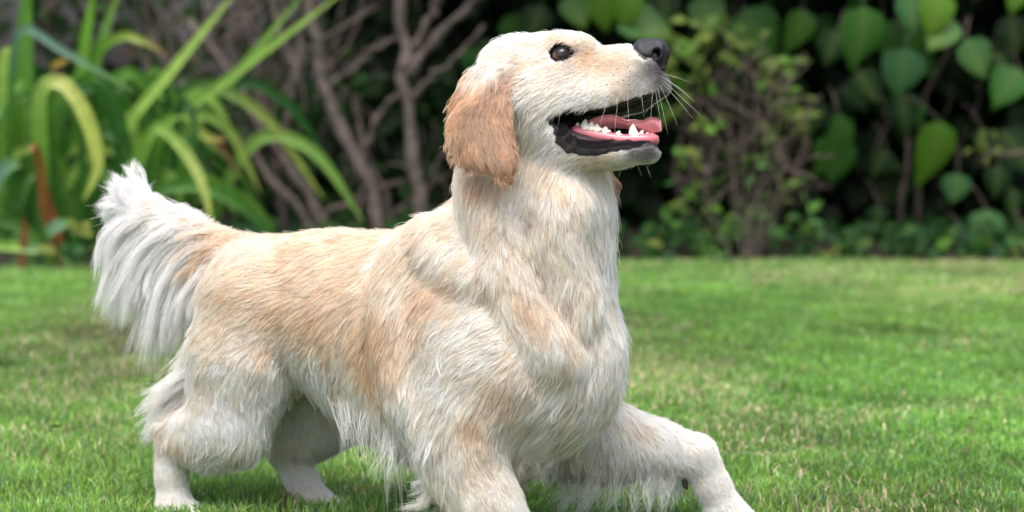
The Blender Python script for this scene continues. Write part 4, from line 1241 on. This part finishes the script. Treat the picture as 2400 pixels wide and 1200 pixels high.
# bare skin: mouth, lips, eyes, nose
skin = FLD[:, 6:9] * .75
bare = np.zeros(len(bv), bool)
for q in B.pr:
    if q['sub']:
        d = SDF.dist(q, bx)
        is_eye = q['ra'] == .0148
        m = d < (.0025 if is_eye else .004)
        bare |= m
        skin[m] = lin(30, 24, 26) if is_eye else lin(14, 9, 10)
    
def lip_pts(pix, n=40):
    o = [B.hit(u, v) for u, v in spline(np.array(pix, float), n)]
    return np.array([x for x in o if x is not None])
LIPL = lip_pts([(1322, 285), (1314, 306), (1324, 328), (1356, 342), (1405, 344), (1446, 336), (1492, 334), (1536, 330)])
for LP in (LIPL, np.array([mirH(p) for p in LIPL])):
    m = np.zeros(len(bv), bool)
    for p in LP: m |= ((bv - p) ** 2).sum(1) < .0085 ** 2
    bare |= m; skin[m] = lin(30, 25, 30)
nose_c = [PH(1515, 122), PH(1538, 119)]
def to_pix(p):
    d = p - CAM
    z = d @ FW
    return 1200 + F_PX * (d @ RT) / z, 600 - F_PX * (d @ UP) / z
def in_poly(u, v, poly):
    c = np.zeros(len(u), bool)
    for (x0, y0), (x1, y1) in zip(poly, poly[1:] + poly[:1]):
        c ^= ((y0 > v) != (y1 > v)) & (u < (x1 - x0) * (v - y0) / ((y1 - y0) or 1e-9) + x0)
    return c
MOUTH = [(1312, 290), (1316, 322), (1345, 350), (1410, 356), (1450, 346), (1540, 336), (1556, 318), (1480, 285), (1400, 268), (1340, 278)]
hd = vg == names.index('head')
for pv in (bv, bv - 2 * ((bv - pH) @ nH)[:, None] * nH):
    m = hd & (((pv - pH) @ nH) > -.012) & in_poly(*to_pix(pv), MOUTH)
    bare |= m; skin[m] = lin(30, 24, 28)
for p in gp:
    m = ((bv - p) ** 2).sum(1) < .0135 ** 2
    bare |= m; skin[m] = lin(44, 30, 34)
m = N.eval(bv) < .0015
bare |= m; skin[m] = lin(40, 36, 40)

m = NT('dog_skin')
at = m.n('ShaderNodeAttribute', attribute_name='tint')
m.l(at.outputs['Color'], m.p.inputs['Base Color'])
m.p.inputs['Roughness'].default_value = .6
body = part('body', bv, bq, m.m)
vcol(body.data, 'tint', skin)

# ---- hair material
m = NT('dog_hair')
at = m.n('ShaderNodeAttribute', attribute_name='tint')
df = m.n('ShaderNodeBsdfDiffuse'); tr = m.n('ShaderNodeBsdfTranslucent'); mx = m.n('ShaderNodeMixShader'); mx.inputs[0].default_value = .45
gl = m.n('ShaderNodeBsdfHair'); gl.inputs['RoughnessU'].default_value = .25; gl.inputs['RoughnessV'].default_value = .6
gl.inputs['Color'].default_value = (.9, .88, .85, 1)
mx2 = m.n('ShaderNodeMixShader'); mx2.inputs[0].default_value = .07
m.l(at.outputs['Color'], df.inputs[0]); m.l(at.outputs['Color'], tr.inputs[0])
m.l(df.outputs[0], mx.inputs[1]); m.l(tr.outputs[0], mx.inputs[2])
m.l(mx.outputs[0], mx2.inputs[1]); m.l(gl.outputs[0], mx2.inputs[2])
m.l(mx2.outputs[0], m.out.inputs['Surface'])
M_HAIR = m.m

# ---- grow the coat
def wobble(p, f, seed):
    r = np.random.default_rng(seed)
    o = np.zeros(len(p))
    for k in range(5):
        o += np.sin(p @ (r.normal(size=3) * f) + r.uniform(0, 6.28))
    return o / 5 ** .5 * .8
NSTR = 560000
K = 8
_, qa = quad_normals(bv, bq)
ln_v = FLD[:, 3]
dens_v = np.interp(ln_v, [4, 9, 20, 35, 60], [2.8, 2.0, 1.25, 1.0, .9])
dens_v = np.where(bare, 0, dens_v)
dens_v = np.where(bv[:, 2] < .004, 0, dens_v)
qd = dens_v[bq].min(1) * qa
pick = rng.choice(len(bq), NSTR, p=qd / qd.sum())
uv = rng.random((NSTR, 2)); wq = np.stack([(1 - uv[:, 0]) * (1 - uv[:, 1]), uv[:, 0] * (1 - uv[:, 1]), uv[:, 0] * uv[:, 1], (1 - uv[:, 0]) * uv[:, 1]], 1)
def at_root(a): return np.einsum('ij,ijk->ik', wq, a[bq[pick]])
bn, _ = quad_normals(bv, bq)
root = at_root(bv); nor = at_root(bn); nor /= np.linalg.norm(nor, axis=1, keepdims=True)
fl = at_root(FLD); grp_r = vg[bq[pick, 0]]
flow, ln, lift, grav, tint = fl[:, :3], fl[:, 3] * .001, fl[:, 4], fl[:, 5], fl[:, 6:9]
# clumps: fine ones inside broad locks
from mathutils.kdtree import KDTree
def clumps(sel):
    kd = KDTree(len(sel))
    for i, s_ in enumerate(sel): kd.insert(root[s_], i)
    kd.balance()
    f = kd.find
    return np.fromiter((sel[f(p)[1]] for p in root), np.int64, NSTR)
wsel = 1 / np.maximum(ln, .004) ** 1.2
fine_c = clumps(rng.choice(NSTR, int(NSTR / 5), replace=False, p=wsel / wsel.sum()))
wsel = 1 / np.maximum(ln, .004) ** 1.6
lock_c = clumps(rng.choice(NSTR, int(NSTR / 110), replace=False, p=wsel / wsel.sum()))
cr = rng.normal(size=(NSTR, 6)); cr_f = cr[fine_c]; cr_l = cr[lock_c]
# direction: flow + noise shared inside locks
flow = flow - nor * np.einsum('ij,ij->i', flow, nor)[:, None]
flow /= np.maximum(np.linalg.norm(flow, axis=1, keepdims=True), 1e-6)
side = np.cross(nor, flow)
ang = .16 * wobble(root, 38, 1) + .12 * wobble(root, 110, 2) + .04 * cr_l[:, 0] + .06 * cr_f[:, 0] + .09 * cr[:, 0] + (np.abs(cr[:, 3]) > 1.9) * .35 * cr[:, 1]
flow = flow * np.cos(ang)[:, None] + side * np.sin(ang)[:, None]
side = np.cross(nor, flow)
ln = ln * np.clip(1 + .06 * cr_l[:, 1] + .12 * cr_f[:, 1] + .20 * cr[:, 1], .35, 1.7)
lift = np.clip(lift * .46 * (1 + .10 * cr_l[:, 2] + .22 * cr_f[:, 2] + .30 * cr[:, 2]) + (cr[:, 3] > 2.0) * .22, .03, 1.2)
P = np.zeros((NSTR, K, 3), np.float64)
p = root - nor * .0006
P[:, 0] = p
d = flow * 1.0 + nor * (lift * 1.6)[:, None]
d /= np.linalg.norm(d, axis=1, keepdims=True)
st = ln / (K - 1)
wave_a = np.clip(ln - .022, 0, .05) * .85 + (grp_r == names.index('ear')) * .006
ph = cr_l[:, 4] * 2 + cr_f[:, 4] * .5
hs = np.where(grp_r == names.index('ear'), .22, .8)
for i in range(1, K):
    t = i / (K - 1)
    q = p + d * st[:, None]
    f = B.sample(q); n = B.grad(q)
    lo_h = .0007 + ln * lift * .30 * min(1, t * 1.3) + cr_f[:, 5] * .0004
    hi_h = .0012 + ln * lift * (.35 + .75 * t)
    lo_h, hi_h = lo_h * hs, hi_h * hs
    far = np.clip(1 - grav * 1.6, 0, 1)
    dh = np.where(f < lo_h, lo_h - f, np.where((f > hi_h) & (f < .05), (hi_h - f) * .8 * far, 0))
    q = q + n * dh[:, None]
    nd = q - p
    nd /= np.maximum(np.linalg.norm(nd, axis=1, keepdims=True), 1e-9)
    nd[:, 2] -= grav * .38
    nd += side * (np.cos(t * 7 + ph) * wave_a * 9)[:, None]
    d = nd / np.maximum(np.linalg.norm(nd, axis=1, keepdims=True), 1e-9)
    p = p + (q - p) / np.maximum(np.linalg.norm(q - p, axis=1, keepdims=True), 1e-9) * st[:, None]
    P[:, i] = p
tt = np.linspace(0, 1, K)
def pull(P, cidx, amt, power):
    C = P[cidx]
    ok = (np.linalg.norm(C[:, 0] - P[:, 0], axis=1) < .03) & (np.einsum('ij,ij->i', nor, nor[cidx]) > .3)
    a = (amt * ok)[:, None] * tt[None] ** power
    # keep its own length: meet the lock's path at the same fraction
    return P + (C - P) * a[..., None]
P = pull(P, fine_c, np.clip(.37 + .18 * cr_f[:, 3], .0, .8) * np.interp(ln, [.006, .014, .03], [.35, .7, 1.0]) + (grp_r == names.index('ear')) * .32, 1.3)
P = pull(P, lock_c, np.interp(ln, [.008, .02, .04, .06], [.0, .05, .16, .30]) * np.clip(1 + .3 * cr_l[:, 3], .3, 1.5), 1.6)
rad = np.interp(ln, [.004, .01, .03, .06], [.00017, .00020, .00022, .00024])
R = rad[:, None] * np.interp(tt, [0, .3, .75, 1], [.9, 1, .75, .22])[None]
vk = np.where(grp_r == names.index('ear'), 2.6, 1.0)
tc = tint * np.clip(1 + vk * (.05 * cr_l[:, 5] + .065 * cr_f[:, 2] + .06 * cr[:, 5]), .55, 1.35)[:, None]
gold = np.clip(.10 * cr_l[:, 0] + .08 * cr_f[:, 4] + .10 * cr[:, 4], -.25, .35)[:, None]
tc = tc * (1 - gold * np.array([.15, .35, .6]))
tc = np.clip(tc, .01, .93)
Kroot = np.interp(tt, [0, .5, 1], [.90, 1.0, 1.03])
TC = np.clip(tc[:, None, :] * (Kroot[None, :, None] ** np.array([.6, 1.0, 1.5])), 0, .95)
for nm, gs in (('coat', ('body', 'head')), ('ear_hair', ('ear',)), ('leg_hair', ('hind', 'fore', 'paw')), ('tail_hair', ('tail',))):
    m = np.isin(grp_r, [names.index(g) for g in gs])
    o = curves_obj(nm, P[m] - DOG0, R[m], TC[m], M_HAIR, dog)
    o['kind'] = 'stuff'

# ---- feathering: long locks of hair whose run the photograph shows
def locks(rows, n_lock, per_lock, spread, wjit, cols, seed, K=14, rad=.00027, len_j=.14, wave=.006, kink=.5):
    """rows: (root, mid, tip) control points as (u, v, w) on the body plane; locks are spread between the rows"""
    r = np.random.default_rng(seed)
    A = np.array([[PT(*x) for x in row] for row in rows])              # (m,3,3)
    CC = np.array(cols)
    m_ = len(rows)
    x = r.uniform(0, m_ - 1 - 1e-6, n_lock); i = x.astype(int); f = (x - i)[:, None, None]
    L = A[i] * (1 - f) + A[i + 1] * f                                   # (n,3,3)
    lc = CC[i] * (1 - f[:, :, 0]) + CC[i + 1] * f[:, :, 0]
    L = L + nT * (r.normal(0, 1, (n_lock, 1, 1)) * wjit * np.array([.5, 1, 1.3])[None, :, None])
    L[:, 1] += r.normal(0, .006, (n_lock, 3)); L[:, 2] += r.normal(0, .009, (n_lock, 3))
    L[:, 2] = L[:, 0] + (L[:, 2] - L[:, 0]) * (1 + len_j * r.normal(size=(n_lock, 1)))
    li = np.repeat(np.arange(n_lock), per_lock); n = len(li)
    t = np.linspace(0, 1, K)[None, :, None]
    root = L[li, 0] + r.normal(0, spread, (n, 3)); mid = L[li, 1] + r.normal(0, spread * .75, (n, 3)); tip = L[li, 2] + r.normal(0, spread * .5, (n, 3))
    own = np.clip(1 - .22 * np.abs(r.normal(size=(n, 1))), .3, 1)
    tip = mid + (tip - mid) * own
    P = root[:, None] * (1 - t) ** 2 + 2 * mid[:, None] * t * (1 - t) + tip[:, None] * t ** 2
    ph = r.uniform(0, 6.28, n_lock)[li] + .35 * r.normal(size=n); fr = r.uniform(.8, 1.6, n_lock)[li]
    ax = unit(np.cross(nT, V(0, 0, 1)))
    P = P + (np.sin(t[..., 0] * 6.28 * fr[:, None] + ph[:, None]) * t[..., 0] * wave)[..., None] * ax
    fly = (r.random(n) < .06)[:, None, None] * r.normal(0, .010, (n, 1, 3)) * t ** 1.5
    P = P + fly
    R_ = rad * r.uniform(.7, 1.2, (n, 1)) * np.interp(t[0, :, 0], [0, .5, .85, 1], [1, .95, .6, .2])[None]
    c = lc[li] * np.clip(1 + .05 * r.normal(size=(n_lock, 1))[li] + .06 * r.normal(size=(n, 1)), .7, 1.15)
    return P, R_, np.clip(c, 0, .94)
cW, cC, cP, cG, cD = (COL[k] for k in 'WCPGD')
# the tail's plume
plume_rows = [((330, 484, 0), (318, 446, 0), (300, 402, 0)),
              ((330, 486, 0), (304, 458, 0), (280, 434, 0)),
              ((335, 488, 0), (288, 482, 0), (269, 500, 0)),
              ((350, 494, 0), (288, 502, 0), (273, 605, 0)),
              ((375, 506, 0), (300, 522, 0), (276, 692, 0)),
              ((400, 518, 0), (324, 545, 0), (286, 745, 0)),
              ((425, 530, 0.01), (335, 570, 0.01), (320, 722, 0.01)),
              ((450, 545, 0.01), (372, 585, 0.01), (362, 704, 0.01)),
              ((480, 565, 0.015), (394, 602, 0.015), (366, 838, 0.015)),
              ((510, 585, 0.015), (428, 625, 0.015), (394, 802, 0.015)),
              ((535, 598, 0.015), (472, 652, 0.015), (446, 764, 0.015)),
              ((560, 612, 0.012), (520, 665, 0.012), (496, 716, 0.012))]
cT = V(.968, .96, .95)
pc = [cT] * 11 + [cC]
PL = [locks(plume_rows, 460, 48, .0062, .014, pc, 41, wave=.004, len_j=.10, rad=.00029)]
# gold top-hair that folds over the root of the tail
PL.append(locks([((470, 525, .008), (420, 560, .02), (385, 640, .025)), ((510, 545, .01), (455, 580, .025), (415, 670, .03)), ((550, 560, .012), (500, 600, .03), (470, 680, .03)),
                 ((585, 575, .015), (540, 620, .032), (510, 700, .032)), ((610, 600, .02), (570, 650, .035), (545, 710, .03))], 70, 50, .0040, .008, [cC, cP, cG, cD, cG], 42, wave=.003))
PL.append(locks([((420, 490, 0), (360, 490, .01), (310, 520, .015)), ((470, 515, 0), (410, 510, .015), (350, 550, .02)), ((530, 545, 0), (470, 550, .02), (410, 600, .025))], 46, 45, .0040, .008, [cW, cW, cP], 43, wave=.003))
P_, R_, C_ = (np.concatenate([x[k] for x in PL]) for k in range(3))
o = curves_obj('tail_plume', P_ - DOG0, R_, C_, M_HAIR, dog); o['kind'] = 'stuff'
o['label'] = 'long white feathering hanging from the tail'
# fringes of legs, belly, breeches, elbow
FR = []
FR.append(locks([((1320, 1065, -.085), (1305, 1130, -.085), (1290, 1175, -.085)), ((1400, 1078, -.105), (1395, 1135, -.105), (1365, 1195, -.105)), ((1480, 1082, -.125), (1488, 1130, -.125), (1470, 1195, -.125)),
                 ((1550, 1082, -.14), (1560, 1125, -.14), (1540, 1190, -.14)), ((1600, 1088, -.158), (1606, 1118, -.158), (1590, 1160, -.158))], 110, 9, .0075, .012, [cC, cW, cW, cW, cW], 44, wave=.007, rad=.00019, len_j=.22))
FR.append(locks([((1020, 1000, .13), (1005, 1050, .14), (990, 1075, .14)), ((1015, 1060, .12), (990, 1110, .13), (960, 1150, .13)), ((1030, 1110, .12), (1000, 1160, .12), (960, 1170, .12)), ((1055, 1160, .11), (1020, 1200, .11), (985, 1230, .11))],
                24, 26, .0040, .008, [cW, cW, cW, cC], 45, wave=.007, rad=.00023))
FR.append(locks([((505, 745, .05), (460, 805, .05), (432, 860, .05)), ((490, 830, .05), (430, 880, .05), (396, 925, .05)), ((470, 900, .05), (405, 945, .05), (372, 985, .05)), ((440, 950, .06), (392, 985, .06), (370, 1018, .06))],
                130, 24, .0065, .016, [cC, cW, cW, cW], 46, wave=.003, len_j=.2))
FR.append(locks([((800, 914, .08), (815, 969, .08), (835, 1009, .07)), ((870, 944, .085), (880, 1004, .08), (898, 1049, .075)), ((940, 984, .08), (948, 1044, .08), (958, 1094, .075)), ((1000, 1024, .07), (1002, 1074, .07), (1005, 1116, .07))],
                95, 9, .0085, .028, [cW, cW, cW, cW], 47, wave=.0025, rad=.00021, len_j=.28))
FR.append(locks([((1230, 1020, .04), (1235, 1060, .04), (1245, 1100, .04)), ((1290, 1010, .0), (1300, 1050, .0), (1290, 1095, 0)), ((1320, 1040, -.05), (1305, 1090, -.05), (1290, 1140, -.05))], 24, 26, .0045, .012, [cP, cC, cC], 49, wave=.006, rad=.00023))
P_, R_, C_ = (np.concatenate([x[k] for x in FR]) for k in range(3))
o = curves_obj('leg_feathering', P_ - DOG0, R_, C_, M_HAIR, dog); o['kind'] = 'stuff'

# ---- whiskers and brow hairs
WH = []
rw = np.random.default_rng(50)
def whisk(u, v, du, dv, bend, near=True, L=None, r=.00016):
    h = B.hit(u, v)
    if h is None: return
    base = h
    d3 = (RT * du - UP * dv) / F_PX * 2.9
    d3 = d3 + (nH * .01 if near else nH * -.01)
    t = np.linspace(0, 1, 14)[:, None]
    p = base + d3 * t + V(0, 0, -1) * bend * t ** 2
    WH.append((p, np.interp(t[:, 0], [0, .6, 1], [1, .8, .25]) * r))
for u, v, du, dv, b in [(1552, 165, 60, 8, .002), (1552, 172, 75, 20, .004), (1552, 180, 85, 55, .006), (1550, 186, 100, 85, .004), (1548, 190, 80, 80, .006), (1545, 195, 48, 95, .004), (1540, 200, 30, 110, .003),
                        (1535, 205, 20, 90, .002), (1530, 205, 0, 80, .002), (1548, 178, 70, 40, .004), (1470, 210, 10, 95, .004), (1450, 215, -5, 100, .006), (1430, 220, -20, 70, .008), (1500, 200, 15, 70, .004),
                        (1412, 100, 15, -55, -.004), (1408, 96, 40, -78, -.006), (1415, 102, 42, -30, 0), (1404, 92, 8, -50, -.003), (1300, 330, 10, 60, .004), (1280, 300, -70, 95, .01), (1490, 380, 20, 30, .004), (1510, 378, 20, 32, .004), (1460, 385, -6, 30, .004)]:
    whisk(u, v, du, dv, b)
Pw = np.array([w[0] for w in WH]); Rw = np.array([w[1] for w in WH])
o = curves_obj('whiskers', Pw - DOG0, Rw, np.full((len(Pw), 3), .85), M_HAIR, dog); o['kind'] = 'stuff'
# whisker roots: rows of dark spots on the muzzle
for k, (u, v) in enumerate([(1447, 163), (1459, 161), (1470, 158), (1438, 176), (1450, 174), (1463, 171), (1476, 167), (1422, 199), (1436, 197), (1449, 193), (1461, 189), (1476, 185), (1430, 211), (1446, 208), (1460, 203), (1474, 199)]):
    h = B.hit(u, v)
    if h is None: continue
    nn = unit(CAM - h)
    sv, sf = tube(np.array([h + nn * .0002, h + nn * .0016, h + nn * .0022]), [.0011, .0010, .0004], 6)
    part('whisker_root', sv, sf, M_LIP)
# ---- claws and carpal pad
for (u, v, w, n_) in ((470, 1219, .073, 4), (794, 1200, -.056, 4), (1292, 1332, .08, 4), (1778, 1252, -.2, 4)):
    for k in range(4):
        dw = (.018, .006, -.006, -.018)[k] * 1.2
        a = PT(u - 5 * abs(k - 1.5) + 8, v + 2, w + dw); b = a + hT * .010 + V(0, 0, -.006)
        sv, sf = tube(np.array([a - hT * .004, a, (a + b) / 2 + V(0, 0, .001), b]), [.0032, .003, .0022, .0006], 6)
        part('claw', sv, sf, M_CLAW)
h = B.hit(1612, 1120)
if h is not None:
    a = h
    sv, sf = tube(np.array([a + V(-.003, 0, .004), a + V(-.004, 0, -.004), a + V(-.003, 0, -.012), a + V(0, 0, -.015)]), [.002, .0040, .0035, .0015], 8)
    part('carpal_pad', sv, sf, M_CLAW)
